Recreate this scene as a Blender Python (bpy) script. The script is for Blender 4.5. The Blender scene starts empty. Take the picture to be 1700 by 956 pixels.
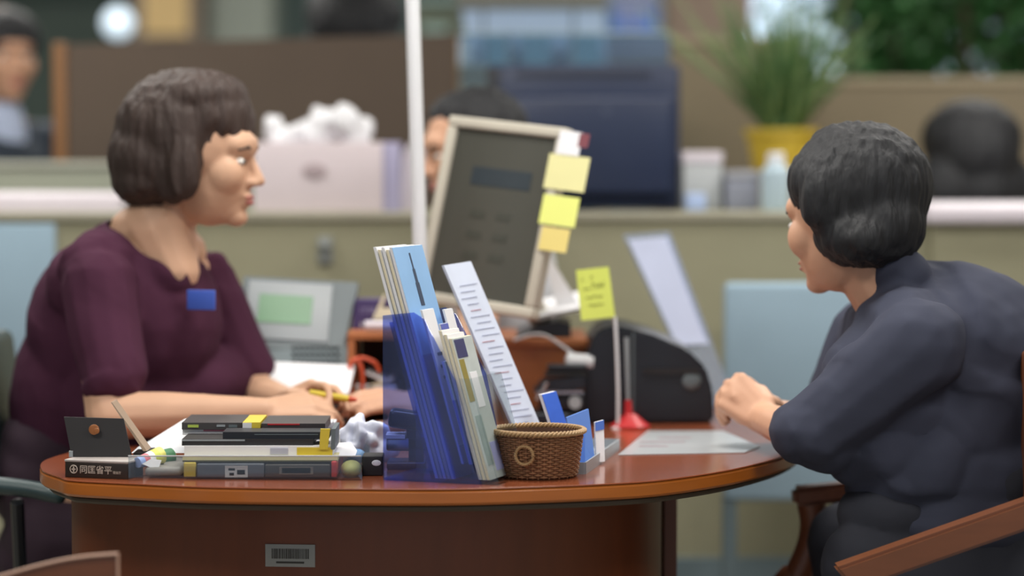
import bpy, bmesh, math, random
from mathutils import Vector, Matrix, Euler, noise as mnoise
random.seed(7)
C = bpy.context.scene.collection
PI = math.pi
sc = bpy.context.scene

# ---------------------------------------------------------------- camera, world, exposure
CAM = Vector((0.0, -4.0, 1.28)); PITCH = math.radians(3.1); FPX = 4400.0
cd = bpy.data.cameras.new('camera'); cam = bpy.data.objects.new('camera', cd); C.objects.link(cam)
cam.location = CAM; cam.rotation_euler = (PI/2 - PITCH, 0, 0)
cd.sensor_width = 36; cd.lens = FPX/1700*36; cd.clip_start = .05; cd.clip_end = 100
cd.dof.use_dof = True; cd.dof.focus_distance = 4.28; cd.dof.aperture_fstop = 1.3
sc.camera = cam
vs = sc.view_settings; vs.view_transform = 'Standard'; vs.look = 'None'; vs.gamma = 1; vs.use_curve_mapping = False
vs.exposure = 0.5
wd = bpy.data.worlds.new('world'); sc.world = wd; wd.use_nodes = True
bgn = wd.node_tree.nodes['Background']; bgn.inputs[0].default_value = (.80, .88, 1, 1); bgn.inputs[1].default_value = .36

def area(name, loc, size, power, col=(1, .97, .92), rot=(0, 0, 0)):
    l = bpy.data.lights.new(name, 'AREA'); l.shape = 'RECTANGLE'; l.size, l.size_y = size; l.energy = power; l.color = col
    o = bpy.data.objects.new(name, l); C.objects.link(o); o.location = loc; o.rotation_euler = rot
    return o
LAMPS = [(-1.6, 1.6), (1.6, 1.6), (0, .3), (-1.6, 4.2), (1.6, 4.2), (-1.6, -1.2), (1.6, -1.2)]
for (x, y) in LAMPS:
    area('ceiling_lamp_light', (x, y, 2.66), (1.2, .6), 24 if y < 4 else 33)
# daylight from the window at the back right
area('window_light', (2.3, 7.5, 1.7), (2.4, 1.2), 60, (.85, .93, 1), (math.radians(90), 0, 0))

# ---------------------------------------------------------------- projection helpers (photo pixel at a chosen depth -> point)
FW = Vector((0, math.cos(PITCH), -math.sin(PITCH))); UP = Vector((0, math.sin(PITCH), math.cos(PITCH))); RT = Vector((1, 0, 0))
def ray(px, py): return FW + RT*((px-850)/FPX) + UP*((478-py)/FPX)
def W(px, py, Y):
    d = ray(px, py); return CAM + d*((Y-CAM.y)/d.y)
def D(px, py, z=.75):
    d = ray(px, py); return CAM + d*((z-CAM.z)/d.z)

# ---------------------------------------------------------------- materials
def lin(c):
    def f(v):
        v /= 255.0
        return v/12.92 if v <= .04045 else ((v+.055)/1.055)**2.4
    return tuple(f(v) for v in c[:3]) + (1,)
MATS = {}
def pm(name, rgb, rough=.5, var=.12, scale=12, metal=0, coat=0, bump=0, bscale=60, stretch=None, emit=None, spec=.5, sheen=0):
    if name in MATS: return MATS[name]
    m = bpy.data.materials.new(name); m.use_nodes = True; nt = m.node_tree; b = nt.nodes['Principled BSDF']
    tc = nt.nodes.new('ShaderNodeTexCoord'); mp = nt.nodes.new('ShaderNodeMapping'); nt.links.new(tc.outputs['Object'], mp.inputs[0])
    if stretch: mp.inputs['Scale'].default_value = stretch
    n = nt.nodes.new('ShaderNodeTexNoise'); n.inputs['Scale'].default_value = scale; n.inputs['Detail'].default_value = 4
    nt.links.new(mp.outputs[0], n.inputs['Vector'])
    mix = nt.nodes.new('ShaderNodeMix'); mix.data_type = 'RGBA'
    c = lin(rgb)
    mix.inputs[6].default_value = tuple(v*(1-var) for v in c[:3])+(1,)
    mix.inputs[7].default_value = tuple(min(1, v*(1+var)) for v in c[:3])+(1,)
    nt.links.new(n.outputs['Fac'], mix.inputs[0]); nt.links.new(mix.outputs[2], b.inputs['Base Color'])
    b.inputs['Roughness'].default_value = rough; b.inputs['Metallic'].default_value = metal
    b.inputs['Specular IOR Level'].default_value = spec
    b.inputs['Coat Weight'].default_value = coat; b.inputs['Coat Roughness'].default_value = .12
    if sheen: b.inputs['Sheen Weight'].default_value = sheen
    if emit: b.inputs['Emission Color'].default_value = lin(rgb); b.inputs['Emission Strength'].default_value = emit
    if bump:
        n2 = nt.nodes.new('ShaderNodeTexNoise'); n2.inputs['Scale'].default_value = bscale; nt.links.new(mp.outputs[0], n2.inputs['Vector'])
        bp = nt.nodes.new('ShaderNodeBump'); bp.inputs['Strength'].default_value = bump; bp.inputs['Distance'].default_value = .01
        nt.links.new(n2.outputs['Fac'], bp.inputs['Height']); nt.links.new(bp.outputs[0], b.inputs['Normal'])
    MATS[name] = m; return m
def clear(name, rgb, gloss=.12, rough=.06, white=0.0):
    """thin clear plastic: tinted transparency, a little reflection, optional milky body"""
    m = bpy.data.materials.new(name); m.use_nodes = True; nt = m.node_tree; nt.nodes.clear()
    out = nt.nodes.new('ShaderNodeOutputMaterial'); t = nt.nodes.new('ShaderNodeBsdfTransparent'); g = nt.nodes.new('ShaderNodeBsdfGlossy')
    n = nt.nodes.new('ShaderNodeTexNoise'); n.inputs['Scale'].default_value = 8
    rmp = nt.nodes.new('ShaderNodeMapRange'); rmp.inputs[3].default_value = gloss*.8; rmp.inputs[4].default_value = gloss*1.2
    nt.links.new(n.outputs['Fac'], rmp.inputs[0])
    t.inputs[0].default_value = lin(rgb); g.inputs[0].default_value = (.9, .93, 1, 1); g.inputs['Roughness'].default_value = rough
    mx = nt.nodes.new('ShaderNodeMixShader'); nt.links.new(rmp.outputs[0], mx.inputs[0]); nt.links.new(t.outputs[0], mx.inputs[1]); nt.links.new(g.outputs[0], mx.inputs[2])
    last = mx
    if white:
        d = nt.nodes.new('ShaderNodeBsdfDiffuse'); d.inputs[0].default_value = lin(rgb)
        m2 = nt.nodes.new('ShaderNodeMixShader'); m2.inputs[0].default_value = white
        nt.links.new(mx.outputs[0], m2.inputs[1]); nt.links.new(d.outputs[0], m2.inputs[2]); last = m2
    nt.links.new(last.outputs[0], out.inputs[0]); MATS[name] = m; return m

wood_top = pm('desk_wood', (140, 74, 45), .22, .22, 5, coat=.5, stretch=(1, 14, 14))
wood_edge = pm('desk_edge_wood', (172, 96, 32), .3, .2, 6, coat=.3, stretch=(1, 1, 10))
wood_base = pm('desk_base_wood', (104, 52, 26), .45, .25, 3, stretch=(9, 9, 1))
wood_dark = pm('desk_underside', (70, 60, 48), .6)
wood_shelf = pm('shelf_wood', (166, 100, 58), .45, .2, 5, stretch=(1, 9, 9))
wood_chair = pm('chair_wood', (112, 64, 36), .4, .22, 5, coat=.3, stretch=(2, 12, 12))
wood_leg = pm('chair_leg_wood', (130, 78, 54), .4, .2, 5, stretch=(9, 9, 1))
cream = pm('partition_beige', (150, 147, 122), .85, .05, 20, bump=.1)
cream2 = pm('partition_tan', (140, 128, 106), .85, .05, 20, bump=.1)
sage = pm('partition_sage', (150, 154, 138), .85, .05, 20)
brown = pm('partition_brown', (84, 71, 60), .8, .06, 9, bump=.1)
post_m = pm('post_orange_wood', (122, 82, 42), .5, .15, 4, stretch=(8, 8, 1))
white_m = pm('white_laminate', (212, 204, 212), .4, .03)
bluep = pm('pale_blue_fabric', (148, 172, 188), .85, .05, 14)
blueg = pm('blue_grey_skirting', (104, 120, 126), .7, .05)
black_pl = pm('black_plastic', (26, 29, 36), .35, .2)
black_mt = pm('black_matt', (34, 31, 32), .6, .15)
dkblue_pl = pm('dark_blue_grey_plastic', (38, 48, 74), .32, .12)
grey_pl = pm('grey_plastic', (150, 156, 160), .45, .06)
dgrey_pl = pm('dark_grey_plastic', (98, 108, 112), .5, .08)
beige_pl = pm('beige_plastic', (186, 180, 166), .5, .04)
white_pl = pm('white_plastic', (222, 224, 228), .4, .03)
chrome = pm('brushed_steel', (190, 192, 195), .25, .05, metal=1)
paper = pm('white_paper', (228, 228, 232), .8, .04, 10)
paper_cream = pm('cream_paper', (226, 216, 188), .8, .05, 10)
skin_w = pm('skin_warm', (206, 164, 136), .5, .08, 18, spec=.3)
skin_v = pm('skin_tan', (204, 158, 130), .5, .08, 18, spec=.3)
hair_b = pm('hair_brown', (56, 42, 37), .65, .45, 14, bump=.6, bscale=70, stretch=(1, 1, .25))
hair_k = pm('hair_black', (24, 25, 29), .7, .4, 14, bump=.6, bscale=70, stretch=(1, 1, .25))
maroon = pm('maroon_cloth', (72, 40, 58), .9, .15, 7, bump=.3, bscale=14, spec=.12)
navy = pm('dark_blue_grey_cloth', (64, 67, 82), .85, .14, 6, bump=.4, bscale=12, spec=.15)
trouser = pm('charcoal_trousers', (42, 44, 54), .85, .15, 6, bump=.3, bscale=14)
shirt_m = pm('pale_blue_shirt', (176, 188, 214), .8, .05)
suit_m = pm('dark_suit', (38, 48, 60), .85, .12)
lips_m = pm('lips', (170, 96, 92), .45, .05)
eye_w = pm('eye_white', (220, 216, 210), .25, .02)
eye_d = pm('eye_dark', (28, 20, 16), .15, .1)
chair_green = pm('dark_green_vinyl', (40, 60, 62), .4, .12)
blue_acr = clear('blue_acrylic', (184, 196, 242), .05, .06, .04)
blue_div = clear('blue_acrylic_divider', (178, 194, 242), .04, .06, .03)
clear_acr = clear('clear_acrylic', (244, 246, 246), .05)
clear_acr2 = clear('milky_acrylic', (214, 222, 236), .10, .2, .22)
glass_m = clear('tinted_glass', (206, 222, 232), .10, .02)
wpane = clear('window_glass', (235, 245, 248), .06, .02)
yellow = pm('sticky_yellow', (226, 232, 130), .75, .03)
yellow_p = pm('sticky_pale_yellow', (222, 218, 160), .75, .05)
yel_sat = pm('yellow_plastic', (214, 190, 60), .45, .05)
red_pl = pm('red_plastic', (186, 40, 44), .35, .1)
orange_pl = pm('orange_red_plastic', (206, 84, 52), .35, .08)
ink = pm('ink_dark', (58, 56, 52), .7, .05)
ink_b = pm('ink_blue_black', (52, 66, 90), .7, .05)
blue_pr = pm('blue_print', (72, 110, 196), .45, .3, 10)
sky_pr = pm('sky_blue_print', (146, 188, 232), .4, .18, 9)
wick = pm('wicker_brown', (132, 92, 62), .55, .35, 40)
wick_d = pm('wicker_dark', (84, 54, 36), .6, .3, 40)
wick_l = pm('wicker_tan', (164, 132, 92), .55, .25, 40)

# ---------------------------------------------------------------- mesh helpers
class MB:
    def __init__(s, M=None): s.bm = bmesh.new(); s.M = M or Matrix.Identity(4)
    def add(s, verts, faces, L=None):
        T = s.M @ (L or Matrix.Identity(4))
        vs_ = [s.bm.verts.new(T @ Vector(v)) for v in verts]
        for f in faces:
            try: s.bm.faces.new([vs_[i] for i in f])
            except ValueError: pass
        return s
    def box(s, c, size, rot=None, bev=0):
        b = bmesh.new(); bmesh.ops.create_cube(b, size=1)
        for v in b.verts: v.co = Vector((v.co.x*size[0], v.co.y*size[1], v.co.z*size[2]))
        if bev: bmesh.ops.bevel(b, geom=list(b.edges), offset=bev, segments=3, profile=.5, affect='EDGES')
        L = Matrix.Translation(Vector(c)) @ (Euler(rot).to_matrix().to_4x4() if rot else Matrix.Identity(4))
        b.verts.index_update(); s.add([v.co for v in b.verts], [[v.index for v in f.verts] for f in b.faces], L); b.free(); return s
    def bar(s, lo, hi, bev=0):
        lo, hi = Vector(lo), Vector(hi); return s.box((lo+hi)/2, hi-lo, bev=bev)
    def tube(s, pts, r, n=10, caps=True, flat=1.0):
        pts = [Vector(p) for p in pts]; rs = r if isinstance(r, (list, tuple)) else [r]*len(pts)
        V = []; F = []; ref = None
        for i, p in enumerate(pts):
            t = (pts[min(i+1, len(pts)-1)] - pts[max(i-1, 0)]).normalized()
            if ref is None: ref = Vector((0, 0, 1)) if abs(t.z) < .9 else Vector((1, 0, 0))
            u = (ref - t*ref.dot(t)).normalized(); v = t.cross(u); ref = u
            for k in range(n):
                a = 2*PI*k/n; V.append(p + u*(math.cos(a)*rs[i]*flat) + v*(math.sin(a)*rs[i]))
        for i in range(len(pts)-1):
            for k in range(n): F.append((i*n+k, i*n+(k+1) % n, (i+1)*n+(k+1) % n, (i+1)*n+k))
        if caps: F.append(tuple(range(n))[::-1]); F.append(tuple(range((len(pts)-1)*n, len(pts)*n)))
        return s.add(V, F)
    def ring(s, pts, r, n=8):
        pts = [Vector(p) for p in pts]; N = len(pts); V = []; F = []
        for i, p in enumerate(pts):
            t = (pts[(i+1) % N] - pts[i-1]).normalized(); ref = Vector((0, 0, 1)) if abs(t.z) < .8 else Vector((0, 1, 0))
            u = (ref - t*ref.dot(t)).normalized(); v = t.cross(u)
            for k in range(n):
                a = 2*PI*k/n; V.append(p+u*(math.cos(a)*r)+v*(math.sin(a)*r))
        for i in range(N):
            j = (i+1) % N
            for k in range(n): F.append((i*n+k, i*n+(k+1) % n, j*n+(k+1) % n, j*n+k))
        return s.add(V, F)
    def lathe(s, c, prof, n=32):
        V = []; F = []; c = Vector(c)
        for (r, z) in prof:
            for k in range(n):
                a = 2*PI*k/n; V.append(c+Vector((r*math.cos(a), r*math.sin(a), z)))
        for i in range(len(prof)-1):
            for k in range(n): F.append((i*n+k, i*n+(k+1) % n, (i+1)*n+(k+1) % n, (i+1)*n+k))
        F.append(tuple(range(n))[::-1]); F.append(tuple(range((len(prof)-1)*n, len(prof)*n)))
        return s.add(V, F)
    def prism(s, poly, ext, L=None):
        """poly: 3D points of one face, ext: extrusion vector"""
        n = len(poly); ext = Vector(ext); V = [Vector(p) for p in poly] + [Vector(p)+ext for p in poly]
        F = [tuple(range(n))[::-1], tuple(range(n, 2*n))] + [(i, (i+1) % n, n+(i+1) % n, n+i) for i in range(n)]
        return s.add(V, F, L)
    def ell(s, c, r, rot=None, sub=3):
        b = bmesh.new(); bmesh.ops.create_icosphere(b, subdivisions=sub, radius=1)
        L = Matrix.Translation(Vector(c)) @ (rot.to_4x4() if rot is not None else Matrix.Identity(4)) @ Matrix.Diagonal((*r, 1))
        b.verts.index_update(); s.add([v.co for v in b.verts], [[v.index for v in f.verts] for f in b.faces], L); b.free(); return s
    def cap(s, p0, r0, p1, r1):
        b = bmesh.new(); p0 = Vector(p0); p1 = Vector(p1)
        for p, r in ((p0, r0), (p1, r1)):
            t = bmesh.new(); bmesh.ops.create_icosphere(t, subdivisions=2, radius=r)
            for v in t.verts: b.verts.new(v.co+p)
            t.free()
        res = bmesh.ops.convex_hull(b, input=list(b.verts))
        bmesh.ops.delete(b, geom=[v for v in b.verts if not v.link_faces], context='VERTS')
        b.verts.index_update(); s.add([v.co for v in b.verts], [[v.index for v in f.verts] for f in b.faces]); b.free(); return s

WLOC = {}
def obj(name, mb, mat, parent=None, smooth=True, mod=None):
    bm = mb.bm if isinstance(mb, MB) else mb
    bmesh.ops.recalc_face_normals(bm, faces=list(bm.faces))
    me = bpy.data.meshes.new(name); bm.to_mesh(me); bm.free()
    return link(name, me, mat, parent, smooth)
def link(name, me, mat, parent=None, smooth=True):
    xs = [v.co for v in me.vertices]
    lo = Vector([min(v[i] for v in xs) for i in range(3)]); hi = Vector([max(v[i] for v in xs) for i in range(3)])
    org = Vector(((lo.x+hi.x)/2, (lo.y+hi.y)/2, lo.z)); me.transform(Matrix.Translation(-org))
    me.materials.clear()
    for m in (mat if isinstance(mat, (list, tuple)) else [mat]): me.materials.append(m)
    if smooth:
        me.shade_smooth()
        try: me.set_sharp_from_angle(angle=math.radians(38))
        except Exception: pass
    o = bpy.data.objects.new(name, me); C.objects.link(o)
    WLOC[o] = org
    if parent is not None: o.parent = parent; o.location = org - WLOC[parent]
    else: o.location = org
    return o
def tag(o, label, cat, group=None):
    o['label'] = label; o['category'] = cat
    if group: o['group'] = group
    return o
def thing(name, label, cat, loc, group=None):
    o = bpy.data.objects.new(name, None); C.objects.link(o); o.location = Vector(loc); o.empty_display_size = .05
    WLOC[o] = Vector(loc); return tag(o, label, cat, group)
def struct(name, mb, mat): o = obj(name, mb, mat, smooth=False); o['kind'] = 'structure'; return o
def blob(name, mb, mat, parent=None, voxel=.006, smooth=6, noise_amp=0, noise_scale=20, zf=.45, cut=None, folds=0):
    """one continuous surface from overlapping rounded volumes"""
    bm = mb.bm; bmesh.ops.recalc_face_normals(bm, faces=list(bm.faces))
    me = bpy.data.meshes.new('t'); bm.to_mesh(me); bm.free()
    t = bpy.data.objects.new('t', me); C.objects.link(t)
    r = t.modifiers.new('r', 'REMESH'); r.mode = 'VOXEL'; r.voxel_size = voxel; r.use_smooth_shade = True
    if smooth:
        s_ = t.modifiers.new('s', 'SMOOTH'); s_.factor = .5; s_.iterations = smooth
    dg = bpy.context.evaluated_depsgraph_get(); me2 = bpy.data.meshes.new_from_object(t.evaluated_get(dg))
    bpy.data.objects.remove(t)
    if noise_amp:
        nrm = [v.normal.copy() for v in me2.vertices]
        for v, n in zip(me2.vertices, nrm):
            q = v.co*noise_scale; v.co += n*(noise_amp*mnoise.noise(Vector((q.x, q.y, q.z*zf))))
    if folds:
        nrm = [v.normal.copy() for v in me2.vertices]
        for v, nv in zip(me2.vertices, nrm):
            q = v.co*7; w_ = math.sin(55*(v.co.x*.55+v.co.z*.5+v.co.y*.2)+6*mnoise.noise(q)); k_ = max(0, mnoise.noise(v.co*5+Vector((3, 1, 7)))+.25)
            v.co += nv*(folds*k_*(abs(w_)**.6*(1 if w_ > 0 else -1)))
    if cut:
        b = bmesh.new(); b.from_mesh(me2)
        bmesh.ops.delete(b, geom=[f for f in b.faces if cut(f.calc_center_median())], context='FACES')
        bvs = [v for v in b.verts if v.is_boundary]
        for _ in range(14):
            new = {}
            for v in bvs:
                be = [e.other_vert(v) for e in v.link_edges if e.is_boundary]
                if len(be) == 2: new[v] = (v.co+be[0].co+be[1].co)/3
            for v, c_ in new.items(): v.co = c_
        b.to_mesh(me2); b.free()
    me2.name = name
    o = link(name, me2, mat, parent, smooth=False); o.data.shade_smooth(); return o
def text(s, size, M, mat, parent, name='lettering', depth=.0004, align='LEFT'):
    cu = bpy.data.curves.new('t', 'FONT'); cu.body = s; cu.size = size; cu.extrude = depth; cu.align_x = align; cu.resolution_u = 3
    t = bpy.data.objects.new('t', cu); C.objects.link(t)
    dg = bpy.context.evaluated_depsgraph_get(); dg.update(); me = bpy.data.meshes.new_from_object(t.evaluated_get(dg))
    bpy.data.objects.remove(t); me.transform(M)
    if not len(me.vertices): return None
    return link(name, me, mat, parent, smooth=False)
def frame(o, x, y):
    """matrix with origin o, x axis and y axis (z = x cross y)"""
    x = Vector(x).normalized(); z = x.cross(Vector(y)).normalized(); y = z.cross(x)
    return Matrix(((x.x, y.x, z.x, o[0]), (x.y, y.y, z.y, o[1]), (x.z, y.z, z.z, o[2]), (0, 0, 0, 1)))
def yaw(o, deg):
    return Matrix.Translation(Vector(o)) @ Matrix.Rotation(math.radians(deg), 4, 'Z')
def catmull(P, k=8, closed=False):
    P = [Vector(p) for p in P]; out = []; n = len(P)
    rng = range(n) if closed else range(n-1)
    for i in rng:
        if closed: a, b, c, d = P[i-1], P[i], P[(i+1) % n], P[(i+2) % n]
        else: a, b, c, d = P[max(i-1, 0)], P[i], P[i+1], P[min(i+2, n-1)]
        for j in range(k):
            t = j/k; out.append(.5*((2*b)+(c-a)*t+(2*a-5*b+4*c-d)*t*t+(3*b-3*c+d-a)*t**3))
    if not closed: out.append(P[-1])
    return out
def pxbox(x0, x1, ytop, ybot, Y, depth, bev=0, mb=None):
    """upright box whose near face fills the given rectangle at depth Y"""
    a = W(x0, ybot, Y); b = W(x1, ytop, Y); return (mb or MB()).bar((a.x, Y, a.z), (b.x, Y+depth, b.z), bev)

# ================================================================= ROOM
struct('floor', MB().bar((-4.5, -4.6, -.05), (4.5, 9, 0)), pm('floor_stone', (150, 146, 136), .35, .08, 4))
struct('ceiling', MB().bar((-4.5, -4.6, 2.75), (4.5, 9, 2.8)), pm('ceiling_white', (215, 215, 210), .9, .03))
wall_m = pm('wall_green_grey', (96, 110, 104), .85, .12, 1.2)
struct('wall_left', MB().bar((-4.6, -4.6, 0), (-4.5, 9, 2.75)), wall_m)
struct('wall_right', MB().bar((4.5, -4.6, 0), (4.6, 9, 2.75)), pm('wall_beige', (176, 166, 148), .85, .05))
# back wall with a window opening (x 1.0..4.1, z 1.0..2.3)
wb = MB(); wb.bar((-4.5, 9, 0), (1.0, 9.12, 2.75)); wb.bar((1.0, 9, 0), (4.5, 9.12, 1.0)); wb.bar((1.0, 9, 2.4), (4.5, 9.12, 2.75)); wb.bar((4.2, 9, 1.0), (4.5, 9.12, 2.4))
struct('wall_back', wb, wall_m)
wf = MB()
for x in (1.02, 2.05, 3.1, 4.17): wf.bar((x-.03, 9.01, 1.0), (x+.03, 9.08, 2.4))
wf.bar((1.0, 9.01, 1.0), (4.2, 9.08, 1.05)); wf.bar((1.0, 9.01, 2.35), (4.2, 9.08, 2.4))
wo = struct('window_1', wf, white_pl)
obj('pane', MB().bar((1.03, 9.04, 1.05), (4.17, 9.046, 2.35)), wpane, wo)
struct('baseboard_back', MB().bar((-4.5, 8.97, 0), (4.5, 9, .1)), blueg)
for (x, y) in LAMPS:
    fx = thing('ceiling_light', 'flat square-edged ceiling panel light above the office', 'ceiling light', (x, y, 2.69), 'ceiling panel lights')
    obj('frame', MB().bar((x-.64, y-.34, 2.70), (x+.64, y+.34, 2.75)), white_pl, fx)
    obj('diffuser', MB().bar((x-.6, y-.3, 2.69), (x+.6, y+.3, 2.70)), pm('diffuser', (255, 250, 240), .5, .01, emit=1.2), fx)

# ================================================================= DESK
top_px = [(97, 791), (120, 797), (212, 802), (353, 808), (600, 811), (760, 811), (900, 807), (1000, 803), (1090, 797), (1180, 785), (1250, 771), (1310, 753)]
out2 = [Vector((D(x, y).x, D(x, y).y, 0)) for x, y in top_px]
out2 += [Vector(p) for p in ((.53, .72, 0), (.56, 1.0, 0), (.56, 1.3, 0), (.5, 1.43, 0), (.2, 1.44, 0), (-.2, 1.44, 0), (-.42, 1.42, 0), (-.47, 1.25, 0), (-.45, .95, 0), (-.5, .76, 0), (-.62, .68, 0), (-.735, .6, 0), (-.785, .45, 0), (-.77, .31, 0))]
oc = catmull(out2, 6, True)
cen = Vector((-.1, .6, 0))
def slab(z0, z1, inset=0, rnd=.004):
    mb = MB(); V = []; F = []; n = len(oc)
    lv = [(z0, inset+rnd), (z0+rnd, inset), (z1-rnd, inset), (z1, inset+rnd)]
    for z, ins in lv:
        for i, p in enumerate(oc):
            t = (oc[(i+1) % n]-oc[i-1]).normalized(); nn = Vector((t.y, -t.x, 0)); q = p - nn*ins; V.append((q.x, q.y, z))
    for l in range(3):
        for i in range(n): F.append((l*n+i, l*n+(i+1) % n, (l+1)*n+(i+1) % n, (l+1)*n+i))
    F.append(tuple(range(n))[::-1]); F.append(tuple(range(3*n, 4*n)))
    return mb.add(V, F)
desk = thing('desk', 'round-ended reddish wood service desk with curved front panel', 'desk', (-.2, .7, 0))
obj('tabletop', slab(.7475, .75, .0005, .0008), wood_top, desk)
obj('edge_band', slab(.7235, .7475), wood_edge, desk)
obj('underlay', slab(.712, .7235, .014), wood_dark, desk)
base_pts = [(-.735, .46), (-.728, .36), (-.68, .29), (-.56, .23), (-.4, .19), (-.22, .18), (-.05, .21), (.1, .28), (.2, .38), (.25, .5), (.262, .62)]
bc = catmull([Vector((x, y, 0)) for x, y in base_pts], 8)
mb = MB(); V = []; F = []; n = len(bc)
for i, p in enumerate(bc):
    t = (bc[min(i+1, n-1)]-bc[max(i-1, 0)]).normalized(); nn = Vector((-t.y, t.x, 0))
    q = p+nn*.022
    V += [(p.x, p.y, 0), (p.x, p.y, .712), (q.x, q.y, .712), (q.x, q.y, 0)]
for i in range(n-1):
    for k in range(4): F.append((i*4+k, i*4+(k+1) % 4, i*4+4+(k+1) % 4, i*4+4+k))
F += [(0, 1, 2, 3), (4*n-4, 4*n-3, 4*n-2, 4*n-1)]
mb.add(V, F); obj('front_panel', mb, wood_base, desk)
obj('side_panel', MB().bar((.27, .66, 0), (.292, 1.36, .712)), wood_base, desk)
obj('modesty_panel', MB().bar((-.44, 1.3, 0), (.268, 1.32, .712)), wood_base, desk)
# barcode sticker glued on the curved panel
def on_panel(px, py):
    best = None
    for i in range(len(bc)-1):
        for k in range(12):
            p = bc[i].lerp(bc[i+1], k/12); w = W(px, py, p.y)
            e = abs(w.x-p.x)
            if best is None or e < best[0]: best = (e, p, w.z, (bc[i+1]-bc[i]).normalized())
    return Vector((best[1].x, best[1].y, best[2])), best[3]
a, tg = on_panel(482, 922)
M = frame(a + Vector((tg.y, -tg.x, 0))*.0005, tg, (0, 0, 1))
lb = obj('barcode_label', MB(M).box((0, 0, 0.0006), (.08, .036, .0006), bev=.0002), pm('label_grey', (150, 152, 150), .6, .03), desk); lb['label'] = 'small pale barcode sticker on the desk front'
mb = MB(M); x = -.030; random.seed(3)
while x < .03:
    w = random.choice([.0008, .0012, .002]); mb.box((x+w/2, .003, .0011), (w, .016, .0005)); x += w+random.choice([.0008, .0012])
obj('barcode', mb, ink, lb)
obj('barcode_number', MB(M).box((0, -.011, .0011), (.045, .003, .0004)), ink, lb)

# ================================================================= PARTITIONS AND BACKGROUND FURNITURE
def wx(px, Y): return W(px, 300, Y).x
def wz(py, Y): return W(850, py, Y).z
# main low partition behind the desk
PY = 2.0
pt = thing('office_partition', 'long low beige partition running behind the service desk', 'partition', (0, PY, 0))
zt = wz(352, PY)
obj('panel', MB().bar((-2.0, PY, 0), (wx(1545, PY), PY+.06, zt-.02)), cream, pt)
obj('cap', MB().bar((-2.0, PY-.01, zt-.02), (wx(1545, PY), PY+.07, zt), .004), pm('cap_beige', (156, 152, 134), .6), pt)
obj('fabric_inset', MB().bar((wx(-40, PY), PY-.012, wz(660, PY)), (wx(92, PY), PY, wz(372, PY)), .004), bluep, pt)
obj('skirting', MB().bar((wx(1100, PY), PY-.012, 0), (wx(1425, PY), PY, wz(925, PY))), blueg, pt)
# back of a pale blue chair / low screen seen beyond the desk at right
ch = thing('low_screen', 'pale blue upholstered screen standing before the beige partition', 'screen', (wx(1310, 1.75), 1.78, 0))
obj('padded_panel', MB().bar((wx(1205, 1.75), 1.75, wz(832, 1.75)), (wx(1440, 1.75), 1.80, wz(470, 1.75)), .012), bluep, ch)
for px in (1215, 1430): obj('foot', MB().bar((wx(px, 1.75)-.015, 1.76, 0), (wx(px, 1.75)+.015, 1.79, wz(832, 1.75)+.01)), blueg, ch)
# right counter with white top
rc = thing('counter', 'beige counter with rounded white top at the right edge', 'counter', (wx(1680, 1.95), 2.1, 0))
obj('counter_body', MB().bar((wx(1550, 1.95), 1.93, 0), (wx(1900, 1.95), 2.3, wz(372, 1.93))), cream, rc)
obj('counter_top', MB().bar((wx(1535, 1.95), 1.90, wz(372, 1.93)), (wx(1920, 1.95), 2.32, wz(340, 1.93)), .012), white_m, rc)
# left counter with white ledge + sage partition behind it
lc = tag(obj('counter_ledge', MB().bar((wx(-120, 2.1), 2.071, wz(357, 2.07)), (wx(205, 2.1), 2.42, wz(322, 2.07)), .008), white_m), 'pinkish white shelf ledge on the low partition at left', 'ledge')
sp = thing('office_partition', 'grey-green partition behind the white ledge at far left', 'partition', (wx(60, 2.5), 2.5, 0))
obj('panel', MB().bar((wx(-150, 2.5), 2.5, 0), (wx(420, 2.5), 2.55, wz(268, 2.5)-.015)), sage, sp)
obj('cap', MB().bar((wx(-150, 2.5), 2.49, wz(268, 2.5)-.015), (wx(420, 2.5), 2.56, wz(268, 2.5)), .003), pm('cap_sage', (160, 162, 148), .6), sp)
# brown partition
BY = 2.75
bp_ = thing('office_partition', 'tall dark brown partition behind the clerk', 'partition', (wx(420, BY), BY, 0))
zl, zr = wz(74, BY), wz(56, BY)
mb = MB(); x0, x1, x2 = wx(112, BY), wx(400, BY), wx(757, BY)
mb.prism([(x0, BY, 0), (x2, BY, 0), (x2, BY, zr), (x0, BY, zl)], (0, .05, 0)); obj('panel', mb, brown, bp_)
obj('end_post', MB().bar((wx(90, BY), BY-.01, 0), (x0, BY+.06, zl+.005), .004), post_m, bp_)
obj('trim_strip', MB().bar((x2, BY-.004, 0), (x2+.006, BY+.054, zr)), pm('trim_brown', (110, 84, 56), .5), bp_)
# glass partition right of it
gp = thing('glass_screen', 'clear bluish glass screen standing right of the brown partition', 'glass screen', (wx(935, BY), BY, 0))
obj('pane', MB().bar((x2+.01, BY+.02, wz(350, BY)), (wx(1112, BY), BY+.028, wz(54, BY))), glass_m, gp)
obj('top_rail', MB().bar((x2+.01, BY+.016, wz(55, BY)), (wx(1112, BY), BY+.032, wz(52, BY))), pm('rail_pale', (190, 205, 205), .3), gp)
obj('lower_panel', MB().bar((x2+.01, BY, 0), (wx(1112, BY), BY+.05, wz(350, BY))), cream2, gp)
for px in (843, 951): obj('mullion', MB().bar((wx(px, BY)-.002, BY+.012, wz(350, BY)), (wx(px, BY)+.002, BY+.02, wz(52, BY))), dgrey_pl, gp)
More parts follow.
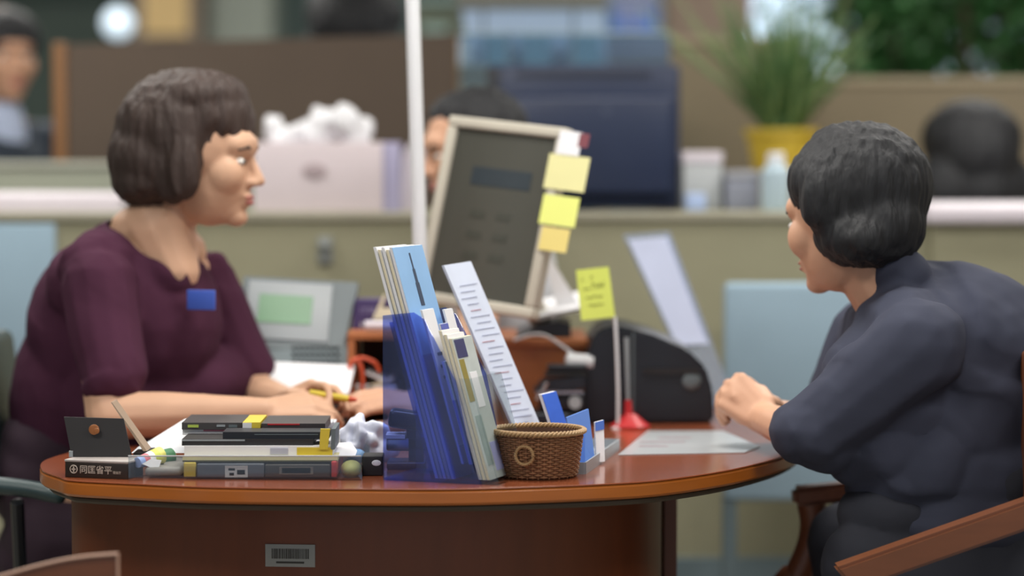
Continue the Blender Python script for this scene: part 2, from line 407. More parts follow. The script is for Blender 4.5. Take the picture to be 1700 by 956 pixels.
# right tan partitions
RY = 3.3
q = thing('office_partition', 'tan partition between the black monitor and the spiky plant', 'partition', (wx(1190, RY), RY, 0))
obj('panel', MB().bar((wx(1112, RY), RY, 0), (wx(1330, RY), RY+.05, wz(62, RY)-.02)), cream2, q)
obj('cap', MB().bar((wx(1110, RY), RY-.01, wz(62, RY)-.02), (wx(1332, RY), RY+.06, wz(62, RY)), .003), pm('cap_tan', (170, 156, 130), .6), q)
q = thing('office_partition', 'long tan partition below the leafy trees at right', 'partition', (wx(1550, RY), RY+.4, 0))
obj('panel', MB().bar((wx(1338, RY), RY+.05, 0), (wx(1900, RY), RY+.1, wz(128, RY)-.02)), cream2, q)
obj('cap', MB().bar((wx(1337, RY), RY+.04, wz(128, RY)-.02), (wx(1900, RY), RY+.11, wz(128, RY)), .003), MATS['cap_tan'], q)
# beige low cabinet holding the plant
cb = thing('cabinet', 'beige low cabinet under the spiky plant', 'cabinet', (wx(1290, 2.7), 2.8, 0))
zc = wz(290, 2.6)
obj('cabinet_body', MB().bar((wx(1135, 2.6), 2.6, 0), (wx(1440, 2.6), 3.0, zc), .005), cream2, cb)
obj('door', MB().bar((wx(1140, 2.6), 2.588, .1), (wx(1286, 2.6), 2.6, zc-.02), .002), cream2, cb)
obj('door', MB().bar((wx(1290, 2.6), 2.588, .1), (wx(1435, 2.6), 2.6, zc-.02), .002), cream2, cb)

# shelf behind the glass with a light blue case and three teal file boxes
tt = thing('shelf_unit', 'cream shelf standing right behind the glass screen', 'shelf', (wx(885, 3.2), 3.3, 0))
zz = wz(110, 3.2)
obj('shelf_board', MB().bar((wx(752, 3.2), 3.1, zz-.02), (wx(1012, 3.2), 3.5, zz), .003), cream, tt)
obj('side_panel', MB().bar((wx(752, 3.2), 3.1, 0), (wx(756, 3.2), 3.5, zz-.02)), cream, tt); obj('side_panel', MB().bar((wx(1008, 3.2), 3.1, 0), (wx(1012, 3.2), 3.5, zz-.02)), cream, tt)
obj('front_panel', MB().bar((wx(757, 3.2), 3.12, 0), (wx(1007, 3.2), 3.13, zz-.02)), cream, tt)
k = thing('storage_case', 'light blue case with grey lid on the shelf behind the glass', 'case', (wx(888, 3.27), 3.35, zz))
F3 = 3.26; lb_ = pm('light_blue_laminate', (172, 194, 222), .5, .04)
obj('case_body', MB().prism([(wx(780, F3), F3, zz), (wx(1008, F3), F3, zz), (wx(1002, F3), F3, wz(15, F3)), (wx(766, F3), F3, wz(15, F3))], (0, .2, 0)), lb_, k)
obj('lid', MB().bar((wx(758, F3), F3-.01, wz(15, F3)), (wx(1006, F3), F3+.21, wz(-22, F3)), .003), pm('counter_grey', (124, 124, 116), .5), k)
for px in (803, 952): obj('strap', MB().bar((wx(px, F3)-.003, F3-.004, zz), (wx(px, F3)+.003, F3-.0002, wz(15, F3))), dgrey_pl, k)
for px in (786, 855, 929, 999): obj('rivet', MB().ell((wx(px, F3), F3-.002, wz(96, F3)), (.008, .004, .004)), dgrey_pl, k)
for px0, px1, lab in ((806, 850, 'teal file box behind the glass, leftmost of three'), (866, 914, 'teal file box behind the glass, middle of three'), (945, 995, 'teal file box behind the glass, rightmost of three')):
    t = thing('file_box', lab, 'file box', (wx((px0+px1)/2, 3.14), 3.17, zz), 'teal file boxes behind the glass')
    obj('box_body', MB().bar((wx(px0, 3.14), 3.14, zz), (wx(px1, 3.14), 3.21, wz(60, 3.14)), .002), pm('teal_card', (112, 152, 172), .7, .06), t)
    obj('top_edge', MB().bar((wx(px0, 3.14)-.001, 3.138, wz(61, 3.14)), (wx(px1, 3.14)+.001, 3.212, wz(58, 3.14))), pm('teal_pale', (150, 184, 198), .6), t)
t = thing('notice_board', 'bright blue notice board with pale cross mark', 'sign', (wx(1054, 5.6), 5.6, 1.5))
obj('board', pxbox(1012, 1092, -20, 52, 5.6, .03), pm('notice_blue', (92, 128, 206), .5, .12, 3), t)
obj('top_band', pxbox(1012, 1092, -20, 20, 5.592, .006), pm('notice_grey', (128, 138, 172), .5, .08), t)
a = W(1048, 30, 5.588); obj('cross_mark', MB().box(a, (.006, .004, .08)).box(a, (.07, .004, .005)), white_pl, t)
obj('stand', MB().bar((wx(1040, 5.6), 5.61, 0), (wx(1064, 5.6), 5.64, wz(52, 5.6))), dgrey_pl, t)
tag(obj('storage_box', pxbox(1010, 1110, 60, 104, 3.6, .2, .01), pm('pale_violet_grey', (150, 154, 174), .6, .08)), 'pale violet-grey box above the black monitor', 'box')
tb = thing('side_table', 'beige side table carrying the pale violet-grey box', 'table', (wx(1010, 3.6), 3.75, 0))
obj('tabletop', MB().bar((wx(900, 3.6), 3.55, wz(104, 3.6)-.03), (wx(1108, 3.6), 3.95, wz(104, 3.6)), .004), cream2, tb)
for (px, yy) in ((905, 3.58), (1100, 3.58), (905, 3.9), (1100, 3.9)): obj('leg', MB().bar((wx(px, 3.6)-.02, yy-.015, 0), (wx(px, 3.6)+.02, yy+.02, wz(104, 3.6)-.03)), cream2, tb)
pr_ = W(768, 108, 3.15); pr_.z = zz
tag(obj('paper_roll', MB().lathe(pr_, [(.012, 0), (.022, .004), (.022, .07), (.012, .074)], 20), white_pl), 'small white paper roll just right of the brown partition', 'paper roll')
# far wall things, top left
tag(obj('wall_poster', pxbox(238, 312, -60, 58, 6.0, .02), pm('tan_poster', (206, 176, 122), .7, .05)), 'plain tan poster panel above the brown partition', 'poster')['support'] = 'stand'
t = thing('display_cabinet', 'grey-green display cabinet far behind the clerk', 'cabinet', (wx(400, 6.2), 6.4, 0))
obj('cabinet_body', pxbox(345, 455, -40, 1000, 6.2, .4), pm('cabinet_greygreen', (128, 136, 126), .7, .08, 3), t)
obj('door', pxbox(350, 398, -35, 900, 6.185, .015), pm('cabinet_door', (140, 148, 138), .5, .05), t); obj('door', pxbox(402, 450, -35, 900, 6.185, .015), MATS['cabinet_door'], t)
t = thing('display_cabinet', 'brown-grey cabinet carrying the tan poster panel', 'cabinet', (wx(275, 6.02), 6.2, 0))
obj('cabinet_body', pxbox(224, 333, -70, 1000, 6.02, .15), pm('cabinet_brown_grey', (124, 112, 100), .7, .08, 3), t)
t = thing('globe_lamp', 'lit white globe lamp far behind at upper left', 'lamp', (wx(195, 5.5), 5.5, 0))
gl = W(196, 38, 5.5)
obj('globe', MB().ell(gl, (.055, .055, .055)), pm('lamp_glow', (214, 232, 246), .4, .01, emit=.62), t)
obj('pole', MB().tube([(gl.x, gl.y, .02), (gl.x, gl.y, gl.z-.05)], .012), dgrey_pl, t)
obj('base', MB().lathe((gl.x, gl.y, 0), [(.13, 0), (.13, .015), (.02, .03)], 24), dgrey_pl, t)
t = thing('display_cabinet', 'dark green cabinet along the far left', 'cabinet', (wx(60, 6.6), 6.8, 0))
obj('cabinet_body', pxbox(-200, 180, 8, 1000, 6.6, .4), pm('cabinet_dark_green', (70, 84, 78), .7, .15, 3), t)
obj('door', pxbox(-190, -8, 14, 900, 6.585, .015), MATS['cabinet_dark_green'], t); obj('door', pxbox(-4, 174, 14, 900, 6.585, .015), MATS['cabinet_dark_green'], t)
t = thing('shelf_unit', 'grey-green shelf unit seen right of the white pole', 'shelf', (wx(735, 4.4), 4.6, 0))
obj('shelf_body', pxbox(690, 768, 4, 1000, 4.4, .3), pm('shelf_olive', (104, 112, 98), .7, .1, 3), t)
obj('pale_top', pxbox(690, 768, -3, 5, 4.39, .32), pm('pale_teal', (160, 186, 180), .5), t)
obj('ledge', pxbox(700, 742, 42, 54, 4.36, .04), MATS['pale_teal'], t)
t = thing('wall_panel', 'pinkish brown stone-clad pillar behind the spiky leaves', 'pillar', (wx(1190, 6.0), 6.2, 0))
obj('shaft', pxbox(1102, 1250, -150, 1000, 6.0, .3), pm('pillar_pink_brown', (150, 132, 118), .8, .08, 4), t)
obj('plinth', pxbox(1095, 1257, 900, 1000, 5.97, .36), blueg, t)

# black monitor (its back) on the far desk
MY = 2.25
fd = thing('desk', 'far beige desk hidden behind the low partition, carrying the black monitor', 'desk', (wx(960, 2.4), 2.4, 0))
obj('tabletop', MB().bar((wx(700, 2.4), 2.12, .98), (wx(1128, 2.4), 2.58, 1.01), .004), cream2, fd)
for px in (715, 1110):
    for yy in (2.16, 2.52): obj('leg', MB().bar((wx(px, 2.4)-.02, yy-.02, 0), (wx(px, 2.4)+.02, yy+.02, .98)), dgrey_pl, fd)
c0 = W(967, 226, MY)
M = yaw((c0.x, MY, 0), -4)
mo = thing('computer_monitor', 'wide dark blue-black monitor seen from behind beyond the partition', 'computer monitor', (c0.x, MY+.05, 1.01))
zt, zb = wz(108, MY), wz(346, MY)
hw = .455*.5
obj('casing', MB(M).box((0, .02, (zt+zb)/2), (2*hw, .045, zt-zb), bev=.008), dkblue_pl, mo)
obj('back_hump', MB(M).box((.02, -.012, (zt+zb)/2-.02), (2*hw-.07, .03, zt-zb-.1), bev=.012), dkblue_pl, mo)
obj('side_edge', MB(M).box((-hw+.016, -.0035, (zt+zb)/2), (.03, .006, zt-zb-.01), bev=.002), black_pl, mo)
vm = MB(M)
for i in range(30): vm.box((-.15+i*.0105, -.0035, zt-.022), (.005, .004, .011))
obj('vent', vm, black_pl, mo)
obj('screen', MB(M).box((0, .0435, (zt+zb)/2), (2*hw-.03, .003, zt-zb-.03)), black_pl, mo)
text('n1', .018, frame(M @ Vector((.05, -.0275, (zt+zb)/2+.055)), M.to_3x3() @ Vector((1, 0, 0)), (0, 0, 1)), pm('mark_grey', (110, 120, 140), .4), mo, 'maker_mark')
obj('neck', MB(M).box((0, .03, 1.06), (.07, .03, .13), bev=.01), black_pl, mo)
obj('foot', MB(M).box((0, .06, 1.018), (.22, .17, .014), bev=.006), black_pl, mo)

# tissue box on the low partition's ledge
ts = thing('tissue_box', 'large pinkish white box heaped with white tissues on the partition', 'tissue box', (wx(540, 2.0), 2.1, wz(352, PY)))
tz = wz(352, PY)
sh = tag(obj('wall_shelf', MB().bar((wx(395, 2.0), 2.061, tz-.022), (wx(720, 2.0), 2.35, tz), .003), cream), 'beige shelf board carrying the tissue box behind the low partition', 'shelf')
a = W(421, 348, 2.03); b = W(635, 236, 2.03)
pinkw = pm('pinkish_white_card', (214, 202, 206), .7, .04); lil = pm('lilac_card', (170, 166, 196), .7, .04)
obj('box_body', MB().bar((a.x, 2.03, tz), (b.x, 2.16, b.z), .003), pinkw, ts)
obj('end_panel', MB().bar((b.x+.0002, 2.035, tz), (b.x+.038, 2.155, b.z), .002), lil, ts)
e = W(522, 284, 2.027); obj('emblem', MB().ell(e, (.028, .002, .018)), pm('emblem_taupe', (172, 156, 160), .7), ts)
mb = MB()
random.seed(5)
for (px, py, r) in ((458, 214, .034), (485, 225, .03), (515, 222, .04), (545, 205, .048), (575, 203, .048), (600, 212, .035), (530, 228, .04), (590, 230, .04), (470, 232, .03)):
    p = W(px, py, 2.09); mb.ell((p.x, 2.09+random.uniform(-.02, .02), max(p.z, b.z+.005)), (r, r*.8, r*.75), Euler((random.random(), random.random(), random.random())).to_matrix(), 3)
blob('tissues', mb, paper, ts, .006, 2, .014, 45)

# background bits on the shelf right of the monitor (in front of the plant)
sb = tag(obj('wall_shelf', MB().bar((wx(1132, 2.1), 2.071, wz(352, PY)-.02), (wx(1530, 2.1), 2.4, wz(352, PY)), .003), cream), 'beige shelf board behind the low partition under the white boxes', 'shelf')
zs = wz(352, PY)
def boxthing(name, label, cat, px0, px1, ytop, Y, dep, mat, lidmat=None, yb=None):
    a = W(px0, ytop, Y); b = W(px1, ytop, Y)
    if lidmat is None: return tag(obj(name, MB().bar((a.x, Y, zs), (b.x, Y+dep, a.z), .004), mat), label, cat)
    t = thing(name, label, cat, ((a.x+b.x)/2, Y+dep/2, zs)); h = a.z-zs
    obj('body', MB().bar((a.x+.002, Y+.002, zs), (b.x-.002, Y+dep-.002, a.z-h*.2), .003), mat, t)
    obj('lid', MB().bar((a.x, Y, a.z-h*.2), (b.x, Y+dep, a.z), .003), lidmat, t); return t
boxthing('storage_box', 'whitish box with pale lid right of the black monitor', 'box', 1134, 1200, 252, 2.2, .15, pm('off_white_box', (176, 180, 182), .6, .06), white_m)
boxthing('storage_box', 'small pale blue box in front of the whitish boxes', 'box', 1140, 1172, 322, 2.09, .08, pm('pale_blue_box', (164, 184, 222), .6, .06))
boxthing('storage_box', 'slate grey box below the yellow plant pot', 'box', 1205, 1262, 284, 2.16, .15, pm('slate_box', (132, 136, 150), .6, .08), pm('slate_lid', (150, 152, 160), .6))
cup = W(1288, 262, 2.14)
t = thing('drinking_bottle', 'pale blue bottle standing below the yellow pot', 'bottle', (cup.x, 2.14, zs))
obj('bottle_body', MB().lathe((cup.x, 2.14, zs), [(.03, 0), (.034, .01), (.034, (cup.z-zs)*.75), (.018, (cup.z-zs)*.9)], 20), pm('pale_aqua', (176, 196, 208), .3, .04), t)
obj('cap', MB().lathe((cup.x, 2.14, zs+(cup.z-zs)*.9), [(.02, 0), (.02, .02), (.016, .024)], 20), white_pl, t)

a = W(664, 348, 2.12); b = W(700, 236, 2.12)
tag(obj('paper_bag', MB().prism([(a.x, 2.12, tz), (b.x, 2.12, tz), (b.x+.004, 2.12, b.z-.01), (a.x+.024, 2.12, b.z), (a.x+.006, 2.12, b.z-.03)], (0, .05, 0)), white_m), 'white paper bag just left of the white pole', 'bag')
sk = W(540, 415, PY); t = thing('wall_socket', 'small grey fitting on the beige partition behind the terminal', 'fitting', (sk.x, PY-.012, sk.z-.03))
obj('plate', MB().box((sk.x, PY-.006, sk.z), (.034, .012, .062), bev=.004), pm('socket_grey', (128, 132, 130), .5), t)
obj('knob', MB().ell((sk.x, PY-.018, sk.z+.01), (.012, .012, .012)), pm('socket_grey', (128, 132, 130), .5), t)

# spiky plant in yellow pot
pY = 2.8; pz = zc
pc = W(1297, 280, pY); pc.z = pz
pl = thing('potted_plant', 'grassy spiky plant in a bright yellow pot', 'plant', pc)
ph = W(1297, 214, pY).z-pz
obj('pot', MB().lathe(pc, [(.06, 0), (.072, .01), (.088, ph*.85), (.096, ph*.86), (.096, ph), (.082, ph), (.078, ph*.85)], 32), pm('pot_yellow', (196, 168, 54), .5, .1), pl)
obj('soil', MB().lathe(pc+Vector((0, 0, ph*.85)), [(.076, 0), (.076, .006)], 24), pm('soil', (70, 56, 44), .9), pl)
leaf1 = pm('leaf_green', (124, 150, 96), .5, .3, 10); leaf2 = pm('leaf_dark_green', (78, 116, 68), .5, .35, 10)
def blade(mb, base, d, L, w, droop):
    d = Vector(d).normalized(); side = d.cross(Vector((0, 0, 1)))
    side = side.normalized() if side.length > .05 else Vector((1, 0, 0))
    V = []; F = []; N = 8
    for i in range(N+1):
        t = i/N; p = base + d*(L*t) + Vector((0, 0, -droop*t*t*L)) ; ww = w*(1-t)**.6*(.5+min(1, t*3)*.5)
        up = side.cross(d).normalized()*.002
        V += [p-side*ww, p+side*ww, p+up*2]
    for i in range(N):
        a = i*3; F += [(a, a+2, a+5, a+3), (a+2, a+1, a+4, a+5), (a+1, a, a+3, a+4)]
    F.append((0, 1, 2)); mb.add(V, F)
random.seed(11)
m1, m2 = MB(), MB()
for i in range(230):
    az = random.uniform(0, 2*PI); el = random.uniform(.8, 1.5); L = random.uniform(.18, .43)
    d = (math.cos(az)*math.cos(el), math.sin(az)*math.cos(el), math.sin(el))
    blade(m1 if i % 2 else m2, pc+Vector((random.uniform(-.04, .04), random.uniform(-.04, .04), ph*.85)), d, L, random.uniform(.004, .008), random.uniform(.0, .25))
for (px, py) in ((1118, -10), (1140, 30), (1180, -20), (1420, -30), (1290, -60), (1060, 15)):
    tgt = W(px, py, pY-.05); b0 = pc+Vector((0, 0, ph*.85)); blade(m1, b0, tgt-b0, (tgt-b0).length, .006, .0)
lf = obj('leaves', m1, leaf1, pl); lf['kind'] = 'stuff'
lf = obj('dark_leaves', m2, leaf2, pl); lf['kind'] = 'stuff'

# leafy indoor trees, upper right
def tree(px, Y, hgt, rad, n, label, seed, lean=0):
    random.seed(seed); x = wx(px, Y)
    t = thing('potted_tree', label, 'tree', (x, Y, 0), None)
    obj('planter', MB().lathe((x, Y, 0), [(.12, 0), (.15, .02), (.18, .38), (.2, .4), (.2, .44), (.17, .44), (.165, .4)], 28), pm('planter_clay', (120, 92, 74), .7, .1), t)
    tr = MB(); tips = []
    for k in range(4):
        a = 2*PI*k/4+seed; top = Vector((x+lean+math.cos(a)*.14, Y+math.sin(a)*.12, hgt))
        pts = [Vector((x+math.cos(a)*.03, Y+math.sin(a)*.03, .38)), Vector((x+math.cos(a)*.06, Y+math.sin(a)*.05, hgt*.55)), top]
        tr.tube(catmull(pts, 5), [.016]*11, 8); tips.append(top)
        for j in range(5):
            z = random.uniform(.62, .98)*hgt; b0 = Vector((x+math.cos(a)*.1, Y+math.sin(a)*.08, z)); d = Vector((random.uniform(-1, 1), random.uniform(-1, 1), random.uniform(.2, .9))).normalized()*rad*.6
            tr.tube([b0, b0+d], [.006, .003], 6); tips.append(b0+d)
    obj('trunk', tr, pm('bark', (82, 70, 58), .85, .2), t)
    mb = MB()
    for i in range(n):
        b0 = random.choice(tips)+Vector([random.gauss(0, rad*.35) for _ in range(3)])
        d = Vector((random.uniform(-1, 1), random.uniform(-1, 1), random.uniform(-1, .4))).normalized(); s_ = random.uniform(.035, .07)
        sd = d.cross(Vector((random.random(), random.random(), random.random()))).normalized(); up = d.cross(sd)*.003
        mb.add([b0, b0+d*s_*.4+sd*s_*.3+up, b0+d*s_, b0+d*s_*.4-sd*s_*.3+up, b0+d*s_*.45-up], [(0, 1, 2, 3), (0, 4, 1), (1, 4, 2), (2, 4, 3), (3, 4, 0)])
    lf = obj('foliage', mb, pm('leaf_tree', (50, 98, 50), .5, .5, 6), t); lf['kind'] = 'stuff'
tree(1455, 4.6, 1.85, .26, 2300, 'dense dark green tree behind the tan partition, left one', 2)
tree(1600, 4.4, 1.9, .24, 2000, 'brighter green tree with thin trunks, middle of the three', 3)
tree(1730, 4.5, 1.9, .26, 2000, 'green tree cut off by the right edge', 4)

# ================================================================= PEOPLE
def head_frame(c, fwd, tilt=0):
    """local x forward, y left, z up"""
    f = Vector(fwd).normalized(); z = Vector((0, 0, 1)); y = z.cross(f).normalized(); z = f.cross(y)
    return Matrix(((f.x, y.x, z.x, c[0]), (f.y, y.y, z.y, c[1]), (f.z, y.z, z.z, c[2]), (0, 0, 0, 1)))
def head_prims(mb, H, s=1.0):
    R = H.to_3x3(); P = lambda *a: H @ (Vector(a)*s)
    def e(c, r): mb.ell(P(*c), [v*s for v in r], R)
    e((-.012, 0, .025), (.094, .074, .093)); e((.022, 0, -.035), (.066, .056, .075)); e((.045, 0, -.072), (.04, .036, .032))
    e((.07, 0, -.088), (.02, .022, .017)); e((.052, .034, -.02), (.032, .028, .034)); e((.052, -.034, -.02), (.032, .028, .034))
    e((.062, 0, .028), (.03, .052, .03))
    mb.cap(P(.084, 0, .008), .007*s, P(.103, 0, -.026), .0095*s); e((.094, .008, -.030), (.01, .008, .007)); e((.094, -.008, -.030), (.01, .008, .007))
    e((.083, 0, -.053), (.013, .022, .007)); e((.082, 0, -.064), (.012, .019, .007))
    for sg in (1, -1):
        e((-.012, sg*.075, -.012), (.016, .008, .03)); e((-.008, sg*.077, .003), (.019, .006, .014))
def face_parts(H, par, s=1.0, hairm=None):
    P = lambda *a: H @ (Vector(a)*s); R = H.to_3x3()
    for sg in (1, -1):
        ey = obj('eye', MB().ell(P(.075, sg*.031, .003), (.009*s, .012*s, .0065*s), R, 2), eye_w, par)
        obj('iris', MB().ell(P(.0828, sg*.032, .003), (.0025*s, .005*s, .005*s), R, 2), eye_d, ey)
        obj('eyebrow', MB().tube([P(.086, sg*.014, .022), P(.086, sg*.03, .028), P(.074, sg*.046, .022)], [.003, .0032, .002], 6), hairm or hair_k, par)
    obj('lips', MB().ell(P(.0885, 0, -.0535), (.008*s, .02*s, .004*s), R, 2).ell(P(.0885, 0, -.062), (.009*s, .017*s, .005*s), R, 2), lips_m, par)
def hand_prims(mb, wrist, dirv, back, curl=(25, 35, 25), side=1, s=.92, spread=1.0, thumb_in=0.0):
    """side=+1: thumb on +y of the frame (x=fingers, z=back of hand)"""
    x = Vector(dirv).normalized(); z = Vector(back); z = (z-x*z.dot(x)).normalized(); y = z.cross(x)
    P = lambda a, b, c: Vector(wrist)+(x*a+y*b*side+z*c)*s
    ks = [(.086, .030, .002), (.090, .010, .004), (.086, -.010, .002), (.078, -.028, -.002)]
    ln = [(.042, .025, .021), (.046, .029, .022), (.042, .027, .021), (.033, .020, .019)]
    for (a, b, c), l in zip(ks, ln):
        mb.cap(P(.0, b*.55, 0), .016*s, P(a, b, c), .0125*s)
        mb.cap(P(.03, b*.8, -.004), .015*s, P(a-.006, b, c-.004), .012*s)
        ang = 0; p = (a, b, c); r = .0098
        for L_, cu in zip(l, curl):
            ang += math.radians(cu); nx = (p[0]+math.cos(ang)*L_, p[1]+b*.1*spread, p[2]-math.sin(ang)*L_)
            mb.cap(P(*p), r*s, P(*nx), (r-.0009)*s); p = nx; r -= .0009
    t0 = (.018, .026, -.006); t1 = (.052, .052-.012*thumb_in, -.016-.01*thumb_in); t2 = (.082, .056-.025*thumb_in, -.024-.012*thumb_in); t3 = (.106, .052-.035*thumb_in, -.03-.012*thumb_in)
    mb.cap(P(*t0), .018*s, P(*t1), .0135*s); mb.cap(P(*t1), .0125*s, P(*t2), .011*s); mb.cap(P(*t2), .011*s, P(*t3), .0088*s)

# ---- clerk (left, maroon)
cl = thing('person', 'seated clerk in maroon short-sleeved blouse, brown bobbed hair, handing over a yellow pen', 'person', (-.68, .95, 0))
HC = W(333, 262, .85)
H = head_frame(HC, (1, -.16, -.12))
mb = MB(); head_prims(mb, H, 1.12)
nb = W(246, 420, .90)
mb.cap(W(300, 320, .87), .052, W(262, 400, .90), .055); mb.cap(W(262, 400, .90), .055, W(235, 450, .90), .075)
def torso(mb, i):
    def e(c, r): mb.ell(c, [v-i for v in r])
    e(W(222, 540, .90), (.162, .145, .19)); e(W(215, 645, .92), (.165, .15, .15)); e(W(165, 480, .88), (.10, .13, .10)); e(W(135, 560, .92), (.10, .13, .17)); e(W(110, 660, .94), (.105, .14, .16))
    mb.cap(W(160, 446, .80), .070-i, W(300, 468, 1.0), .06-i); e(W(205, 412, .90), (.075, .10, .06)); e(W(280, 455, .86), (.06, .08, .07)); e(W(340, 640, .95), (.09, .12, .08))
torso(mb, .020); mb.ell(W(130, 800, .96), (.15, .16, .13)); mb.cap(W(262, 380, .87), .07, W(292, 452, .835), .045); mb.cap(W(225, 385, .87), .05, W(300, 420, .90), .05)
sN = W(165, 478, .76); sF = W(340, 470, 1.02)
mb.cap(sN, .045, nb, .05); mb.cap(sF, .045, nb, .05)
eN = W(182, 690, .66); wN = W(440, 684, .64)
mb.cap(sN, .052, eN, .043); mb.cap(eN, .043, eN.lerp(wN, .35), .041); mb.cap(eN.lerp(wN, .35), .041, wN, .026)
eF = W(425, 655, .98); wF = W(478, 668, .80)
mb.cap(sF, .05, eF, .042); mb.cap(eF, .042, wF, .027)
# legs under the desk
hipN = W(110, 840, .86); hipF = W(120, 840, 1.02)
kN = hipN+Vector((.42, .02, -.0)); kF = hipF+Vector((.42, .0, -.0)); kN.z = kF.z = .55; hipN.z = hipF.z = .56
for hp, kn in ((hipN, kN), (hipF, kF)):
    mb.cap(hp, .08, kn, .055); an = Vector((kn.x-.03, kn.y, .09)); mb.cap(kn, .055, kn.lerp(an, .4), .052); mb.cap(kn.lerp(an, .4), .052, an, .035)
    mb.cap(an-Vector((.02, 0, .045)), .035, an+Vector((.14, 0, -.058)), .028)
hand_prims(mb, wN, W(560, 668, .66)-wN, (-.1, -.6, .7), (28, 38, 25), side=-1, thumb_in=.5)
hand_prims(mb, wF, W(560, 640, .74)-wF, (0, .55, .8), (22, 30, 22), side=-1, thumb_in=.4)
blob('body', mb, skin_w, cl, .0045, 4)
face_parts(H, cl, 1.12, hair_b)
# blouse
mb = MB(); torso(mb, 0)
mb.cap(sN, .074, W(187, 618, .685), .064); mb.cap(sF, .068, W(405, 612, 1.0), .062)
na, nb2 = W(268, 362, .86), W(297, 458, .79)
def neck_cut(c):
    d = nb2-na; t = max(0, min(1, (c-na).dot(d)/d.dot(d))); return (c-(na+d*t)).length < .088*(1-t)**1.0+.012
blob('blouse', mb, maroon, cl, .005, 6, .006, 13, cut=neck_cut, folds=.009)
mb = MB(); mb.ell(W(80, 790, .98), (.115, .19, .12)); mb.ell(W(90, 740, .96), (.10, .16, .10)); mb.cap(hipN+Vector((-.02, 0, .0)), .10, kN, .075); mb.cap(hipF, .10, kF, .075)
mb.cap(hipN+Vector((-.05, .04, -.05)), .1, hipN+Vector((.2, .04, -.1)), .06)
blob('skirt', mb, pm('dark_maroon_skirt', (50, 32, 46), .85, .15, 6), cl, .008, 5, .01, 9)
p = W(334, 498, .745)
b_ = obj('name_badge', MB(frame(p, (1, -.35, 0), (0, 0, 1))).box((0, 0, 0), (.055, .036, .006), bev=.002), pm('badge_blue', (66, 96, 190), .4, .1), cl); b_['label'] = 'small blue name badge on the chest'
obj('badge_backing', MB(frame(p+Vector((-.005, .02, 0)), (1, -.35, 0), (0, 0, 1))).box((0, 0, 0), (.03, .02, .04)), maroon, b_)
# hair: bob
mb = MB(); R = H.to_3x3()
hp = lambda px, py, Y: W(px, py, Y)
mb.ell(hp(302, 215, .86), (.122, .106, .112)); mb.ell(hp(262, 262, .87), (.092, .108, .096)); mb.ell(hp(248, 300, .87), (.07, .10, .05)); mb.ell(hp(345, 195, .855), (.085, .095, .072))
mb.ell(hp(372, 205, .85), (.052, .075, .065)); mb.cap(hp(395, 200, .85), .036, hp(408, 225, .84), .02); mb.ell(hp(288, 270, .79), (.042, .026, .08)); mb.ell(hp(300, 225, .80), (.06, .04, .05)); mb.ell(hp(304, 275, .768), (.034, .024, .066)); mb.ell(hp(330, 160, .85), (.09, .09, .05))
blob('hair', mb, hair_b, cl, .005, 14, .0055, 80, .1)
pn = thing('pen', 'yellow pen held between the two pairs of hands', 'pen', W(538, 655, .70))
pa, pb = W(515, 652, .705), W(580, 662, .685)
obj('barrel', MB().tube([pa, pb], .006, 10), yel_sat, pn); obj('cap', MB().tube([pb, pb+(pb-pa).normalized()*.014], [.006, .003], 10), orange_pl, pn)

# ---- visitor in the middle, behind the grey monitor
vm_ = thing('person', 'dark-haired visitor hidden behind the grey monitor, one bare forearm reaching across the desk', 'person', (W(830, 400, 1.75).x, 1.72, 0))
HV = W(776, 250, 1.62)
H2 = head_frame(HV, (-1, -.35, -.22))
mb = MB(); head_prims(mb, H2, 1.0)
mb.cap(W(795, 300, 1.64), .05, W(812, 350, 1.66), .055)
mb.cap(W(812, 350, 1.66), .055, W(825, 395, 1.68), .07)
mb.ell(W(832, 480, 1.70), (.1, .12, .18)); mb.ell(Vector((W(840, 400, 1.7).x, 1.7, .72)), (.11, .13, .2)); mb.ell(Vector((W(840, 400, 1.7).x, 1.7, .56)), (.12, .15, .12))
s1 = W(800, 430, 1.55); e1 = Vector((W(790, 0, 1.3).x, 1.27, .875)); w1 = W(692, 672, .83)
s2 = W(850, 430, 1.84); e2 = s2+Vector((.0, .02, -.27)); w2 = e2+Vector((-.12, -.18, -.02))
mb.cap(s1, .048, e1, .04); mb.cap(e1, .04, e1.lerp(w1, .4), .038); mb.cap(e1.lerp(w1, .4), .038, w1, .029)
mb.cap(s2, .048, e2, .04); mb.cap(e2, .04, w2, .028)
hand_prims(mb, w1, W(560, 652, .72)-w1, (.1, -.5, .85), (16, 24, 18), side=1, s=.95, thumb_in=.3)
hand_prims(mb, w2, (-1, -.5, -.2), (0, 0, 1), (20, 30, 20), side=-1)
bx_ = W(840, 400, 1.7).x
for yy in (1.64, 1.8):
    hp_ = Vector((bx_, yy, .53)); kn = Vector((bx_-.38, yy-.03, .52)); an = Vector((bx_-.36, yy-.03, .09))
    mb.cap(hp_, .08, kn, .055); mb.cap(kn, .055, an, .036); mb.cap(an-Vector((-.02, 0, .045)), .034, an+Vector((-.14, 0, -.058)), .028)
blob('body', mb, skin_v, vm_, .0055, 4); face_parts(H2, vm_, 1.0)
mb = MB(); mb.ell(W(832, 480, 1.70), (.118, .15, .2)); mb.ell(Vector((bx_, 1.7, .72)), (.128, .15, .2)); mb.cap(s1, .064, s1.lerp(e1, .45), .058); mb.cap(s2, .064, s2.lerp(e2, .5), .058); mb.cap(s1, .06, s2, .06)
blob('shirt', mb, pm('white_shirt', (206, 208, 214), .8, .05), vm_, .008, 5, .008, 10)
mb = MB()
